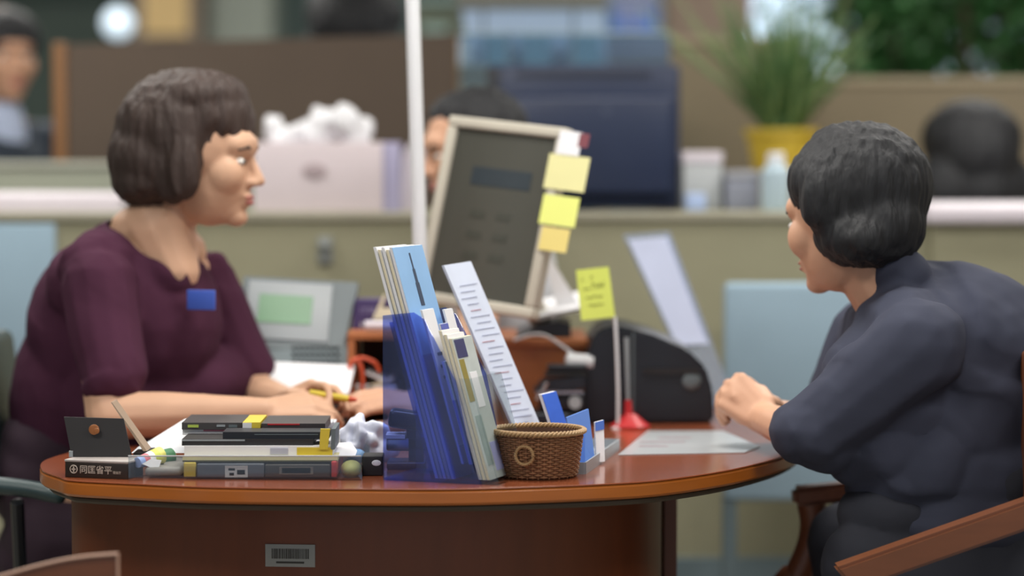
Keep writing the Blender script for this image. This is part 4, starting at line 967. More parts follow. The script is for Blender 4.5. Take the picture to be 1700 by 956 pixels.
# on top of the cubby
pbx = thing('leaflet_box', 'dark purple box with pale lettering on the cubby', 'box', (W(615, 552, 1.14).x, 1.16, zt))
a, b = W(583, 498, 1.12), W(690, 498, 1.12)
obj('box_body', MB().prism([(a.x, 1.12, zt), (b.x, 1.12, zt), (b.x, 1.12, b.z), (a.x+.008, 1.12, b.z)], (0, .07, 0)), pm('purple_card', (72, 58, 106), .55, .1), pbx)
text('IT08', .016, frame(W(598, 520, 1.119), (1, 0, 0), (0, 0, 1)), pm('pale_violet', (150, 140, 180), .6), pbx)
text('M', .016, frame(W(598, 545, 1.119), (1, 0, 0), (0, 0, 1)), white_pl, pbx)
tag(obj('paper_roll', MB().tube([W(606, 541, 1.07), W(655, 541, 1.07)], .0105, 18), white_m), 'white paper roll lying on top of the cubby', 'paper roll')
tag(obj('folded_card', MB().prism([W(618, 530, 1.095), W(626, 530, 1.095), W(641, 490, 1.095), W(636, 490, 1.095)], (0, .02, 0)).prism([W(626, 530, 1.095), W(660, 530, 1.095), W(660, 513, 1.095), W(632, 512, 1.095)], (0, .02, 0)), paper_cream), 'cream folded card standing against the purple box', 'card')

# ================================================================= TERMINAL + PAPERS
tz0 = .75
tm = thing('desk_terminal', 'grey desk terminal with green screen between clerk and cubby', 'terminal', (W(490, 600, 1.2).x, 1.2, .75))
c = [W(388, 575, 1.08), W(568, 585, 1.08), W(598, 462, 1.16), W(398, 458, 1.16)]
Mt = frame(c[0], c[1]-c[0], c[3]-c[0]); tw, th = (c[1]-c[0]).length, (c[3]-c[0]).length
obj('housing', MB(Mt).prism([(0, 0, -.03), (tw, 0, -.03), (tw+.02, th, -.03), (.005, th, -.03)], (0, 0, .03)), dgrey_pl, tm)
obj('face_plate', MB(Mt).box((tw*.47, th*.53, .0015), (tw*.78, th*.82, .004), bev=.0015), grey_pl, tm)
g_ = obj('display', MB(Mt).box((tw*.44, th*.55, .004), (tw*.5, th*.4, .002)), pm('lcd_green', (96, 140, 104), .35, .1, 5), tm); g_['label'] = 'green display'
a, b = W(398, 612, 1.03), W(578, 606, 1.03)
obj('keyboard_base', MB().prism([(a.x, 1.03, .84), (b.x, 1.03, .84), (b.x+.01, 1.11, .885), (a.x, 1.11, .885)], (0, 0, .018)), dgrey_pl, tm)
mb = MB()
for i in range(9):
    for j in range(3):
        p = W(488+i*9, 600-j*9, 1.045+j*.02); mb.box((p.x, 1.045+j*.02, .867+j*.0115), (.008, .012, .005), bev=.001)
obj('keys', mb, black_pl, tm)
obj('stand', MB().bar((a.x+.03, 1.06, .75), (b.x-.03, 1.2, .845), .004).bar((a.x+.05, 1.145, .84), (b.x-.05, 1.2, .90), .004), dgrey_pl, tm)
pp = thing('document_tray', 'black tray with white paper pad behind the clerk\'s hands', 'tray', (W(500, 650, .98).x, .98, .75))
a, b = W(440, 650, .9), W(572, 650, .9)
obj('tray', MB().prism([(a.x, .90, .75), (b.x+.0, .90, .75), (b.x, .90, .80), (a.x, .90, .80)], (0, .12, 0)), black_mt, pp)
obj('paper_pad', MB().prism([(a.x, .90, .805), (b.x+.008, .90, .815), (b.x+.012, 1.02, .855), (a.x+.005, 1.02, .862)], (0, 0, .006)).prism([(a.x, .91, .80), (b.x, .91, .80), (b.x, 1.01, .845), (a.x, 1.01, .85)], (0, 0, .006)), paper, pp)

# ================================================================= BROCHURE HOLDER
o0 = D(637, 797)
Mh = yaw(o0, -20)
bh = thing('brochure_holder', 'blue-sided clear brochure holder standing at the desk front', 'brochure holder', o0)
K = 1062*math.cos(math.radians(20))
def hx(px): return (px-637)/K
def hz(px, py): return (797+(px-637)*.045-py)/1062
WD = .14
def side_poly(pts, y): return [(hx(px), y, max(0, hz(px, py))) for px, py in pts]
SP = [(636, 800), (636, 520), (688, 516), (706, 528), (758, 632), (786, 770), (800, 806)]
for y in (0, WD-.003):
    s_ = obj('side_panel', MB(Mh).prism(side_poly(SP, y), (0, .003, 0)), blue_acr, bh); s_['label'] = 'blue tinted side panel'
LEAN = .29
def plate(x0, z0, z1, th, y0, y1, mb=None):
    """leaning board, base at x0,z0, leaning back as it rises"""
    m = mb or MB(Mh); X0 = x0; X1 = x0-LEAN*(z1-z0)
    return m.prism([(X0, y0, z0), (X0+th, y0, z0), (X1+th, y0, z1), (X1, y0, z1)], (0, y1-y0, 0))
for x0, z1 in ((.080, .25), (.1225, .2), (.152, .13)):
    obj('divider', plate(x0, .004, z1, .003, .0032, WD-.0032), blue_div, bh)
obj('base_plate', MB(Mh).bar((0, .0032, 0), (.165, WD-.0032, .0038)), blue_acr, bh)
obj('front_plate', plate(.190, .004, .165, .003, .004, WD), clear_acr, bh)
for y in (.0, WD-.003):
    obj('pocket_side', MB(Mh).prism([(.166, y, 0), (.194, y, 0), (.194-LEAN*.165, y, .165), (.128, y, .165), (.151, y, .04)], (0, .003, 0)), clear_acr, bh)
obj('pocket_floor', MB(Mh).bar((.166, .0032, 0), (.192, WD-.0032, .0035)), clear_acr, bh)
def brochure(x0, z0, H_, th, y0, y1, mats, label, group, photo=None):
    t = thing('brochure', label, 'brochure', Mh @ Vector((x0, (y0+y1)/2, z0)), group)
    obj('pages', plate(x0, z0, z0+H_, th, y0, y1), mats[0], t)
    n = .0006; m = MB(Mh); X0 = x0+th; X1 = X0-LEAN*H_
    m.prism([(X0, y0, z0), (X0+n, y0, z0), (X1+n, y0, z0+H_), (X1, y0, z0+H_)], (0, y1-y0, 0)); cv = obj('cover', m, mats[1], t)
    if photo:
        for (u0, u1, v0, v1, mt) in photo:
            a = X0+n-LEAN*H_*v0; b = X0+n-LEAN*H_*v1
            m = MB(Mh).prism([(a, y0+(y1-y0)*u0, z0+H_*v0), (a+.0006, y0+(y1-y0)*u0, z0+H_*v0), (b+.0006, y0+(y1-y0)*u0, z0+H_*v1), (b, y0+(y1-y0)*u0, z0+H_*v1)], (0, (y1-y0)*(u1-u0), 0))
            obj('printed_patch', m, mt, cv)
    return t
grp = 'tall brochures in the rear pocket'
for i in range(5):
    last = i == 4
    brochure(.0855+i*.0068, .006, .362-.004*(i % 2), .0045, .006, WD-.008, (paper_cream if i % 2 else paper, sky_pr if last else paper), ['tall white brochure at the very back of the blue holder', 'tall cream brochure second from the back in the holder', 'tall white brochure, middle of the rear pocket', 'tall cream brochure just behind the sky blue one', 'tall sky blue brochure with a dark ship mast, front of the rear pocket'][i], grp,
             [(.44, .56, .74, .84, ink_b), (.46, .54, .84, .90, ink_b), (.48, .52, .90, .97, ink_b)] if last else None)
brochure(.128, .03, .240, .003, .010, .058, (paper, paper), 'narrow white leaflet with blue strip in the middle pocket, nearer one', 'leaflets in the middle pocket', [(.0, 1, .0, .12, blue_pr), (.3, .7, .7, .72, ink_b), (.3, .6, .62, .64, ink_b), (.3, .65, .55, .57, ink_b)])
brochure(.132, .03, .215, .003, .060, .092, (paper, pm('violet_blue', (96, 106, 184), .5, .1)), 'narrow violet-blue leaflet in the middle pocket', 'leaflets in the middle pocket')
brochure(.131, .03, .236, .003, .094, .130, (paper, paper), 'narrow white leaflet in the middle pocket, farther one', 'leaflets in the middle pocket', [(.1, .9, .1, .3, blue_pr), (.25, .75, .78, .8, ink_b), (.25, .7, .7, .71, ink_b)])
brochure(.1415, .03, .16, .004, .008, .07, (paper, pm('pale_green_print', (190, 204, 190), .5, .15, 20)), 'pale green booklet behind the cream booklets', 'booklets in the front pocket')
for i in range(3):
    brochure(.156+i*.0068, .006, .232-.006*i, .005, .012, .085 if i < 2 else .098, (paper_cream, paper if i < 2 else pm('pale_photo', (190, 198, 196), .5, .2, 30)), ['cream booklet in the front pocket, rearmost', 'cream booklet in the front pocket, middle', 'booklet with olive and white photo cover at the front of the holder'][i], 'booklets in the front pocket',
             [(.05, .3, .55, .85, pm('gold_olive', (150, 136, 66), .5, .25, 30)), (.05, .55, .86, .99, pm('deep_navy', (60, 60, 104), .5, .3, 40)), (.4, .75, .5, .75, paper), (.45, .9, .05, .25, pm('lavender_print', (176, 180, 228), .5, .15, 20)), (.1, .4, .1, .45, pm('grey_green_print', (150, 166, 160), .5, .3, 30))] if i == 2 else None)

# second leaning leaflet behind it
c0, c1 = D(872, 764), D(872, 764)+Vector((.045, .05, 0)); c3 = W(733, 441, c0.y+.03); c2 = W(778, 434, c1.y+.03)
ll = thing('leaflet_stand', 'tall white printed leaflet leaning left behind the wicker basket', 'leaflet', c0)
mb = MB(); mb.prism([c0, c1, c2, c3], (.004, -.002, .0005)); obj('sheet', mb, pm('pale_blue_sheet', (206, 214, 232), .55, .12, 16), ll)
obj('clear_backing', MB().prism([c0+Vector((-.003, .002, 0)), c1+Vector((-.003, .002, 0)), c2+Vector((-.003, .002, 0)), c3+Vector((-.003, .002, 0))], (.0025, -.0015, 0)), clear_acr, ll)
fr = frame(c0+Vector((.0045, -.0022, .0005)), c1-c0, c3-c0); lw, lh = (c1-c0).length, (c3-c0).length
random.seed(31)
for i in range(26):
    y = lh*(.12+.032*i)
    if y > lh*.9: break
    x0 = random.uniform(.1, .3)*lw; x1 = random.uniform(.55, .92)*lw
    v = y/lh; L0, R0 = c0.lerp(c3, v), c1.lerp(c2, v); off = Vector((.0045, -.0024, .0005)); dz_ = Vector((0, 0, .0010))
    p, q_ = L0.lerp(R0, x0/lw)+off, L0.lerp(R0, x1/lw)+off
    obj('text_line', MB().prism([p, q_, q_+dz_, p+dz_], (.0004, -.0004, 0)), pm('ink_soft', (168, 174, 200), .7) if i % 5 else pm('ink_red_soft', (196, 120, 130), .7), ll)
obj('rear_strut', MB().prism([c0+Vector((-.01, .01, 0)), c0+Vector((-.005, .01, 0)), c0.lerp(c3, .6)+Vector((0, .01, 0)), c0.lerp(c3, .6)+Vector((-.005, .01, 0))], (0, .003, 0)).prism([Vector((c0.x-.12, c0.y+.012, .75)), Vector((c0.x+.0, c0.y+.012, .75)), Vector((c0.x, c0.y+.05, .75)), Vector((c0.x-.12, c0.y+.05, .75))], (0, 0, .003)).prism([Vector((c0.x-.12, c0.y+.02, .75)), Vector((c0.x-.117, c0.y+.02, .75)), c0.lerp(c3, .62)+Vector((.003, .02, 0)), c0.lerp(c3, .62)+Vector((0, .02, 0))], (0, .003, 0)), clear_acr, ll)

# ================================================================= WICKER BASKET
bcx = W(893, 760, .225).x; bcy = .225
bk = thing('wicker_basket', 'round brown wicker basket with a ring ornament at the desk front', 'basket', (bcx, bcy, .75))
Rb, Rt, Hb = .061, .0715, .072
NS = 44
def brad(z): return Rb+(Rt-Rb)*min(1, (z/Hb))**.8
obj('base', MB().lathe((bcx, bcy, .75), [(.058, 0), (.06, .003), (.06, .006)], 40), wick_d, bk)
obj('lining', MB().lathe((bcx, bcy, .7505), [(brad(z)-.0022, z) for z in (.003, .02, .04, .06, .07)]+[(brad(z)-.004, z) for z in (.07, .06, .04, .02, .006)], 44), wick_d, bk)
mb = MB()
for k in range(NS):
    a = 2*PI*k/NS; mb.tube([(bcx+math.cos(a)*brad(z), bcy+math.sin(a)*brad(z), .7515+z) for z in (0, .024, .048, .07)], .0014, 6)
obj('stakes', mb, wick, bk)
mb = MB(); ROWS = 19
for r in range(ROWS):
    z = .003+r*(Hb-.008)/(ROWS-1); pts = []
    for i in range(NS*4):
        a = 2*PI*i/(NS*4); off = .0017*math.cos(a*NS/2+PI*r); pts.append((bcx+math.cos(a)*(brad(z)+off), bcy+math.sin(a)*(brad(z)+off), .7515+z))
    mb.ring(pts, .00165, 6)
obj('weave', mb, wick, bk)
mb = MB()
for s_ in (0, 1, 2):
    pts = []
    for i in range(240):
        a = 2*PI*i/240; ph_ = a*22+s_*2*PI/3; rr = Rt+.0022+.0028*math.cos(ph_); pts.append((bcx+math.cos(a)*rr, bcy+math.sin(a)*rr, .75+Hb+.0015+.0026*math.sin(ph_)))
    mb.ring(pts, .0024, 6)
obj('rim', mb, wick_l, bk)
az = math.radians(-108); rc_ = Vector((bcx+math.cos(az)*(brad(.038)+.004), bcy+math.sin(az)*(brad(.038)+.004), .75+.040))
tx = Vector((-math.sin(az), math.cos(az), 0)); mb = MB()
for s_ in (0, 1):
    pts = []
    for i in range(90):
        a = 2*PI*i/90; ph_ = a*12+s_*PI; rr = .0145+.0013*math.cos(ph_); p = rc_+tx*(math.cos(a)*rr)+Vector((0, 0, math.sin(a)*rr))+Vector((math.cos(az), math.sin(az), 0))*(.0013*math.sin(ph_)); pts.append(p)
    mb.ring(pts, .0016, 6)
obj('ring_ornament', mb, wick_l, bk)
for i, (ax, ay, m_) in enumerate(((.01, .012, wick_l), (-.02, .0, wick), (.03, -.01, wick_l))):
    pts = [(bcx+ax+.022*math.cos(2*PI*k/24), bcy+ay+.016*math.sin(2*PI*k/24), .75+.052+.004*math.sin(4*PI*k/24)) for k in range(24)]
tag(obj('trinket_pile', MB().lathe((bcx, bcy, .758), [(.05, 0), (.055, .01), (.058, .03), (.03, .042), (.005, .044)], 24), pm('dry_petals', (134, 108, 66), .8, .5, 90, bump=.8, bscale=200)), 'dull golden dried bits filling the wicker basket', 'dried petals')['kind'] = 'stuff'

# ================================================================= CARD HOLDER
A, B = D(970, 787), D(1026, 747); d1 = (B-A); d1.z = 0; d2 = Vector((-d1.y, d1.x, 0)).normalized()*.085
chd = thing('card_holder', 'grey plastic card tray right of the wicker basket', 'card holder', A)
tray_m = pm('tray_grey', (150, 156, 162), .4, .06)
hgt = Vector((0, 0, .014))
A2 = A+d2; B2 = B+d2
def wall(p, q, th=.003, h=.019):
    n_ = (q-p).cross(Vector((0, 0, 1))).normalized()*th; return MB().prism([p, q, q+n_, p+n_], (0, 0, h))
obj('tray_floor', MB().prism([A, B, B2, A2], (0, 0, .004)), tray_m, chd)
for p, q in ((A, B), (B2, A2), (A2, A), (B, B2)): obj('tray_wall', wall(p, q), tray_m, chd)
def card(px, pyb, pxt, pyt, w_px, Y, mat, label, slope=0, band=None, grp_='cards in the grey tray'):
    p0 = W(px, pyb, Y); p1 = W(pxt, pyt, Y+.02); wv = Vector((w_px/1040, w_px/1040*.6, slope))
    zf = .7545
    f = (zf-p1.z)/(p0.z-p1.z); p0 = p1+(p0-p1)*f
    nn = Vector((-.002, .003, 0))
    if band is None: return tag(obj('card', MB().prism([p0, p0+Vector((wv.x, wv.y, 0)), p1+wv, p1], nn), mat), label, 'card', grp_)
    t = thing('card', label, 'card', p0, grp_)
    obj('card_body', MB().prism([p0, p0+Vector((wv.x, wv.y, 0)), p1+wv, p1], nn), mat, t)
    k_ = .78; a_ = p0.lerp(p1, k_); b_2 = (p0+Vector((wv.x, wv.y, 0))).lerp(p1+wv, k_)
    obj('coloured_band', MB().prism([a_, b_2, p1+wv, p1], Vector((.0006, -.0008, 0))), band, t)
    return t
card(952, 768, 941, 693, 38, .34, pm('mid_blue_card', (98, 138, 214), .4, .12), 'broad blue folded card standing at the back of the tray', .012)
card(950, 778, 950, 722, 22, .285, pm('bright_blue_card', (78, 122, 214), .4, .2), 'small bright blue card just right of the basket')
card(990, 764, 988, 701, 15, .37, paper, 'white card with blue heading at the right end of the tray', .003, blue_pr)
p0, p1 = W(925, 735, .40), W(899, 655, .42)
bb2 = thing('booklet', 'upright bright blue booklet rising behind the basket', 'booklet', Vector((p0.x, .4, .75)))
f = (.7545-p1.z)/(p0.z-p1.z); p0 = p1+(p0-p1)*f; wv = Vector((.024, .02, .004))
obj('pages', MB().prism([p0, p0+wv, p1+wv, p1], (-.005, .003, 0)), paper, bb2); obj('cover', MB().prism([p0, p0+wv, p1+wv, p1], (.001, -.001, 0)), pm('cobalt_print', (62, 104, 206), .35, .3, 20), bb2)

# ================================================================= LEFT FRONT: SIGN, TRAY, BOOKS
# black spine-shaped name box with Chinese lettering
a, b = D(108, 792), D(212, 796)
fx_ = (b-a); fx_.z = 0; Mn = frame(a, fx_, (0, 0, 1)); lw = fx_.length
nb_ = thing('name_block', 'long black block with white Chinese lettering at the left desk end', 'name block', a)
obj('block', MB(Mn).box((lw/2, .0125, -.03), (lw, .025, .06), bev=.001), pm('dark_olive_black', (42, 32, 26), .4, .1), nb_)
obj('pale_top', MB(Mn).box((lw/2, .0268, -.03), (lw+.002, .0035, .06), bev=.0008), pm('pale_strip', (176, 168, 164), .5), nb_)
lt = pm('letter_pale', (196, 184, 172), .5, .04)
text('同匡省平', .0142, Mn @ Matrix.Translation((.0255, .0085, .0006)), lt, nb_)
text('营业厅', .0048, Mn @ Matrix.Translation((.0835, .0085, .0006)), lt, nb_, 'small_lettering')
em = MB(Mn); pts = [Mn @ Vector((.0155+.0062*math.cos(2*PI*k/24), .0135+.0062*math.sin(2*PI*k/24), .0008)) for k in range(24)]
mb = MB(); mb.ring(pts, .0008, 6)
mb2 = MB(Mn); mb2.box((.0155, .0135, .0008), (.002, .009, .0008)); mb2.box((.0155, .0135, .0008), (.007, .0018, .0008))
e_ = obj('emblem', mb, lt, nb_); obj('emblem_bars', mb2, lt, e_)
# black A-frame calendar standing on it
zt_ = .75+.0286
cal = thing('desk_sign', 'small black folding sign with orange emblem on the lettered block', 'sign', Vector((a.x+.05, a.y+.03, zt_)))
Yc = a.y+.03
def atz(px, py, Y): return W(px, py, Y)
q = [Vector((W(119, 762, Yc).x, Yc, zt_)), Vector((W(219, 762, Yc).x, Yc, zt_)), W(205, 695, Yc+.01), W(106, 692, Yc+.01)]
obj('panel', MB().prism(q, (0, .004, 0)), black_mt, cal)
e0 = (q[0]+q[1]+q[2]+q[3])/4; eo = W(156, 713, Yc-.0005)
obj('emblem', MB().ell(eo, (.0085, .0012, .0085)).ell(eo+Vector((.004, -.0006, -.002)), (.005, .0012, .005)), pm('emblem_orange', (150, 92, 48), .4, .1), cal)
Yl = a.y+.05
l0, l1 = W(240, 752, Yl), W(184, 668, Yl+.02)
mb = MB(); mb.prism([l0, l0+Vector((.006, .0, 0)), l1+Vector((.002, 0, 0)), l1], (0, .05, 0)); g_ = obj('back_leg', mb, pm('taupe_board', (150, 128, 108), .6), cal)
obj('spine_foot', MB().bar((q[1].x, Yl-.004, zt_), (l0.x+.008, Yl+.05, zt_+.005)).bar((l0.x-.004, Yl-.002, zt_+.004), (l0.x+.010, Yl+.052, l0.z+.003)), black_mt, cal)
obj('hook', MB().bar((q[0].x-.004, Yc-.002, zt_), (q[0].x+.002, Yc+.006, zt_+.01)), grey_pl, cal)

# clear acrylic tray
a, b = D(216, 800), D(596, 803)
a.y = b.y = .165; a.z = b.z = .75
tx0, tx1 = W(213, 790, .165).x, W(600, 790, .165).x; zt_ = wz(757, .165); td = .24
at = thing('acrylic_tray', 'shallow clear acrylic tray full of stationery boxes', 'tray', ((tx0+tx1)/2, .165+td/2, .75))
obj('tray_floor', MB().bar((tx0, .165, .75), (tx1, .165+td, .753)), clear_acr, at)
for lo, hi in (((tx0, .165, .7532), (tx1, .168, zt_)), ((tx0, .162+td, .7532), (tx1, .165+td, zt_)), ((tx0, .1682, .7532), (tx0+.003, .1618+td, zt_)), ((tx1-.003, .1682, .7532), (tx1, .1618+td, zt_))):
    obj('tray_wall', MB().bar(lo, hi), clear_acr, at)
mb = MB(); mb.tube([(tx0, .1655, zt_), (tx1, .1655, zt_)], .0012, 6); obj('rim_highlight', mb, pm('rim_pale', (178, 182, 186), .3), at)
zi = .7533
def inbox(px0, px1, ytop, Y, dep, mat, label, name='stationery_box', cat='box', parts=None, bev=.0015):
    x0, x1 = W(px0, 780, Y).x, W(px1, 780, Y).x; z1 = wz(ytop, Y)
    if not parts: return tag(obj(name, MB().bar((x0, Y, zi), (x1, Y+dep, z1), bev), mat), label, cat)
    t = thing(name, label, cat, ((x0+x1)/2, Y+dep/2, zi)); obj('box_body', MB().bar((x0, Y, zi), (x1, Y+dep, z1), bev), mat, t)
    for (nm, u0, u1, v0, v1, m_) in parts: obj(nm, MB().bar((x0+(x1-x0)*u0, Y-.0012, zi+(z1-zi)*v0), (x0+(x1-x0)*u1, Y-.0001, zi+(z1-zi)*v1)), m_, t)
    return t
inbox(305, 325, 768, .182, .18, pm('mustard', (190, 168, 62), .5, .08), 'narrow mustard yellow box standing in the clear tray')
inbox(327, 438, 770, .18, .15, pm('slate_blue_grey', (84, 88, 98), .5, .2, 30), 'slate grey box with a white pictogram sticker in the clear tray', parts=[('pictogram_sticker', .42, .76, .0, .86, pm('sticker_white', (186, 186, 190), .5)), ('pictogram_roof', .47, .57, .5, .68, ink), ('pictogram_base', .485, .555, .12, .34, ink), ('pictogram_text', .6, .72, .2, .56, pm('sticker_blue_grey', (120, 128, 158), .5))])
inbox(440, 548, 771, .182, .16, pm('charcoal_box', (58, 54, 52), .5, .15, 20), 'charcoal box with outlined crest in the clear tray', parts=[('crest_outline', .22, .74, .22, .82, pm('crest_grey', (112, 106, 100), .5)), ('crest_centre', .26, .70, .30, .74, pm('crest_dark', (70, 62, 58), .5))])
inbox(550, 559, 766, .18, .16, red_pl, 'thin red box edge in the clear tray')
inbox(240, 302, 776, .19, .16, pm('grey_speckle', (132, 128, 122), .6, .3, 60), 'grey speckled pouch at the left of the clear tray', name='pouch', cat='pouch', bev=.006)
mb = MB(); mb.ell(W(583, 778, .22), (.017, .03, .014)); tag(obj('pouch', mb, pm('olive_yellow', (156, 156, 92), .6, .3, 60)), 'olive yellow crumpled pouch at the right of the clear tray', 'pouch')
# colourful rolls at left of tray
r0, r1 = W(233, 772, .21), W(262, 756, .25)
wr = thing('wrapper_roll', 'multicoloured rolled wrapper lying at the left of the clear tray', 'wrapper', r0)
dv = (W(266, 756, .24)-W(228, 768, .2)); st_ = W(228, 768, .2)
cols = [pm('wr_blue', (150, 170, 220), .5), pm('wr_pink', (206, 110, 120), .5), pm('wr_white', (236, 236, 240), .5), pm('wr_lime', (206, 214, 96), .5), pm('wr_yellow', (220, 216, 120), .5)]
for i, m_ in enumerate(cols):
    p, q_ = st_+dv*(i/5), st_+dv*((i+1)/5); obj('stripe', MB().tube([p, q_], [.0085+i*.0012, .0085+(i+1)*.0012], 16), m_, wr)
obj('flap', MB().prism([W(236, 770, .195), W(262, 781, .195), W(268, 764, .2), W(250, 762, .2)], (0, .002, .0)), paper, wr)
g0, g1 = W(262, 762, .27), W(284, 757, .29)
gr_ = thing('tape_roll', 'green roll with pale yellow end beside the multicoloured wrapper', 'roll', g0)
obj('roll_body', MB().tube([g0, g1], .0135, 20), pm('green_roll', (74, 128, 92), .5, .2, 20), gr_); obj('roll_end', MB().tube([g1, g1+(g1-g0).normalized()*.004], [.0135, .009], 20), pm('roll_end', (196, 206, 120), .5), gr_)

# paper wedge left behind the books
tag(obj('paper_sheets', MB().prism([W(232, 744, .36), W(322, 744, .36), W(322, 703, .42), W(300, 702, .42)], (0, .06, .001)), paper), 'white sheets fanned out left of the book stack', 'papers')
tag(obj('paper_sheets', MB().prism([W(218, 752, .33), W(318, 752, .33), W(318, 744, .35), W(240, 742, .35)], (0, .08, .001)), pm('paper_grey', (206, 208, 214), .8)), 'greyish white sheets lying under the fanned sheets', 'papers')
# stack of books/folders on the tray
def flat(name, cat, label, px0, px1, y0, y1, Y, dep, mat, parts=(), bev=.0008, skew=0):
    x0, x1 = W(px0, 750, Y).x, W(px1, 750, Y).x; zb, zt2 = wz(y1, Y), wz(y0, Y)
    t = thing(name, label, cat, ((x0+x1)/2, Y+dep/2, zb), 'stack of books on the clear tray') if parts else None
    mb = MB().prism([(x0, Y, zb), (x1, Y, zb+skew), (x1, Y, zt2+skew), (x0, Y, zt2)], (0, dep, 0))
    if not parts: return tag(obj(name, mb, mat), label, cat, 'stack of books on the clear tray')
    obj('cover', mb, mat, t)
    for (nm, u0, u1, v0, v1, m_) in parts:
        obj(nm, MB().bar((x0+(x1-x0)*u0, Y-.0012, zb+(zt2-zb)*v0+skew*u0), (x0+(x1-x0)*u1, Y-.0001, zb+(zt2-zb)*v1+skew*u1)), m_, t)
    return t
flat('notebook', 'notebook', 'cream notebook lowest in the stack on the clear tray', 303, 560, 758, 766.5, .19, .2, pm('cream_cover', (214, 206, 160), .6), [('dark_binding', 0, 1, 0, .3, pm('olive_dark', (74, 70, 40), .6))])
flat('book', 'book', 'thick white-paged book second from the bottom of the stack', 306, 552, 740, 757.6, .2, .19, paper, [('yellow_corner', .76, 1, .12, .86, yel_sat), ('grey_print', .58, .7, .2, .8, pm('print_grey', (176, 178, 196), .6)), ('cover_line', 0, .9, 0, .08, ink)])
flat('folder', 'folder', 'black folder with grey edge in the middle of the stack', 302, 520, 729, 739.6, .205, .18, black_mt, [('grey_edge', .0, .48, .72, .95, grey_pl)])
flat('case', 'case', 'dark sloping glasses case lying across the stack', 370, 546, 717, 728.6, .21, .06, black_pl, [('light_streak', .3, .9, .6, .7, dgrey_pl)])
flat('book', 'book', 'white booklet with pink edge beneath the top black book', 303, 420, 713, 722, .29, .12, paper, [('pink_edge', .3, 1, .7, .98, pm('pink_edge', (206, 120, 140), .6))])
flat('book', 'book', 'black book with lime lettering and yellow band on top of the stack', 302, 402, 701.5, 712.8, .285, .13, pm('spine_dark', (66, 62, 62), .5), [('lime_lettering', .1, .28, .3, .7, pm('lime_letter', (176, 196, 84), .5)), ('pale_lettering', .58, .72, .4, .7, grey_pl), ('grey_block', .78, .92, .3, .7, dgrey_pl)])
flat('box', 'box', 'small yellow and white carton end on top of the stack', 403, 432, 701, 716.8, .28, .12, yel_sat, [('white_panel', .0, .52, .05, .95, paper)])
flat('notepad', 'notepad', 'dark notepad with red line at the right of the stack top', 434, 540, 703, 716.8, .285, .13, pm('charcoal_cover', (62, 56, 56), .5), [('red_line', .1, .6, .82, 1.0, red_pl)])
sp = flat('notepad', 'notepad', 'white spiral notepad with comb teeth at the top right of the stack', 505, 556, 701, 712, .43, .05, paper, [('red_tab', .3, .5, .3, .9, red_pl)])
mb = MB()
for i in range(10):
    p = W(508+i*5, 700, .43); mb.ring([(p.x, .433+.004*math.sin(2*PI*k/10), p.z+.004*math.cos(2*PI*k/10)) for k in range(10)], .0009, 5)
obj('comb', mb, white_pl, sp)
yb = tag(obj('yellow_strap', MB().prism([W(530, 746, .196), W(544, 746, .196), W(548, 712, .196), W(532, 712, .196)], (0, .006, 0)), yel_sat), 'upright yellow band across the right end of the book stack', 'band')
tag(obj('dark_divider', MB().prism([W(549, 746, .198), W(556, 746, .198), W(557, 712, .198), W(550, 712, .198)], (0, .1, 0)), dgrey_pl), 'grey upright board edge right of the yellow band', 'board')
tag(obj('loose_paper', MB().prism([W(520, 756, .22), W(590, 756, .22), W(580, 742, .3), W(520, 742, .3)], (0, .05, .002)), paper), 'white sheet poking out right of the stack', 'paper')
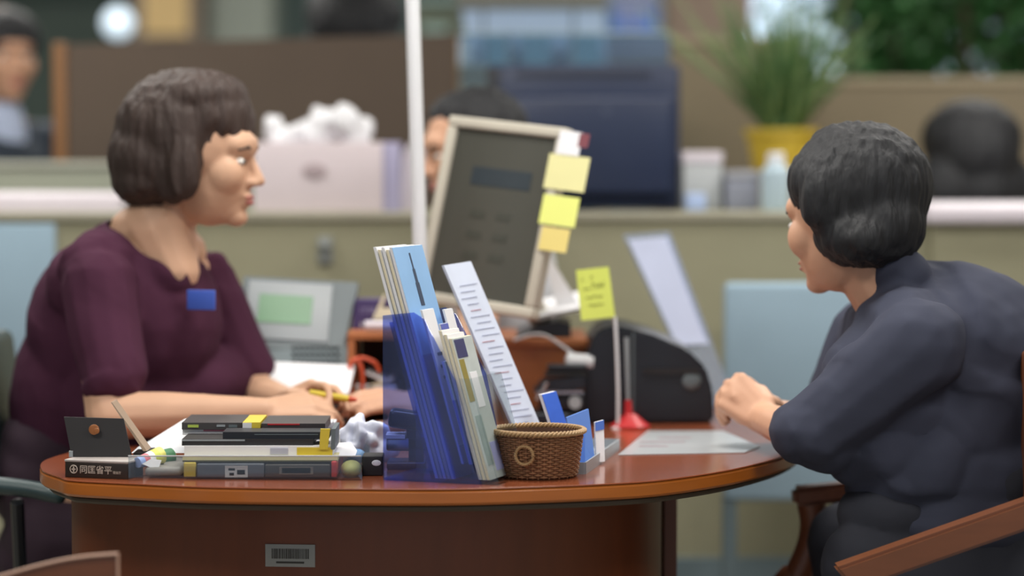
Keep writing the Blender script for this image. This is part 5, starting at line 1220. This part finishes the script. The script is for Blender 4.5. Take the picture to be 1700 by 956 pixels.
# crumpled plastic
mb = MB(); random.seed(12)
for (px, py, r) in ((575, 735, .02), (590, 722, .025), (610, 716, .022), (628, 724, .024), (612, 740, .026), (640, 735, .022), (560, 745, .015), (590, 745, .02), (625, 752, .02)):
    mb.ell(W(px, py, .42), (r, r*1.3, r*.75), Euler((random.random()*2, random.random()*2, 0)).to_matrix(), 3)
pbm = W(600, 760, .42)
for px in (575, 600, 628): p = W(px, 750, .42); mb.cap((p.x, .42, p.z), .02, (p.x, .42, .765), .018)
blob('plastic_bag', mb, pm('crumpled_white', (208, 212, 228), .35, .1, 30), None, .0035, 1, .016, 60)
tag(bpy.data.objects['plastic_bag'], 'crumpled whitish plastic bag between book stack and blue holder', 'plastic bag')
mb = MB(); mb.ell(W(592, 757, .36), (.016, .02, .012)); tag(obj('wrapper_roll', mb, pm('blue_pouch', (110, 150, 196), .5, .3, 40)), 'small blue wrapper in front of the plastic bag', 'wrapper')
# small black box with oval label
a = D(601, 790); b2 = W(636, 757, a.y)
sbx = thing('ink_pad_box', 'small black box with white oval label left of the blue holder', 'box', (a.x+.017, a.y+.03, .75))
obj('box_body', MB().bar((a.x, a.y, .75), (a.x+.0335, a.y+.05, b2.z), .002), black_mt, sbx)
obj('oval_label', MB().ell((a.x+.023, a.y-.0002, .75+.021), (.0075, .0008, .0048)), white_pl, sbx)
# numbering stamp / stapler seen through the blue side
sx = W(640, 780, .30).x
stp = thing('stapler', 'dark stapler pair seen through the blue holder side', 'stapler', (sx+.04, .33, .75))
obj('base', MB().bar((W(642, 780, .3).x, .30, .75), (W(706, 780, .3).x, .37, .762), .003), black_pl, stp)
obj('magazine', MB().box((W(676, 745, .3).x, .335, .79), (.07, .04, .022), bev=.004), chrome, stp)
obj('post', MB().bar((W(690, 745, .3).x-.012, .315, .76), (W(690, 745, .3).x+.012, .355, .80)), black_pl, stp)
obj('arm', MB().box((W(682, 700, .3).x, .335, .828), (.075, .045, .03), (0, math.radians(8), 0), .008), black_pl, stp)
obj('handle_post', MB().bar((W(684, 745, .3).x-.01, .32, .80), (W(684, 745, .3).x+.014, .35, .82)), black_pl, stp)
obj('white_pad', MB().bar((W(640, 745, .3).x, .31, .80), (W(672, 745, .3).x, .36, .806)), paper, stp)
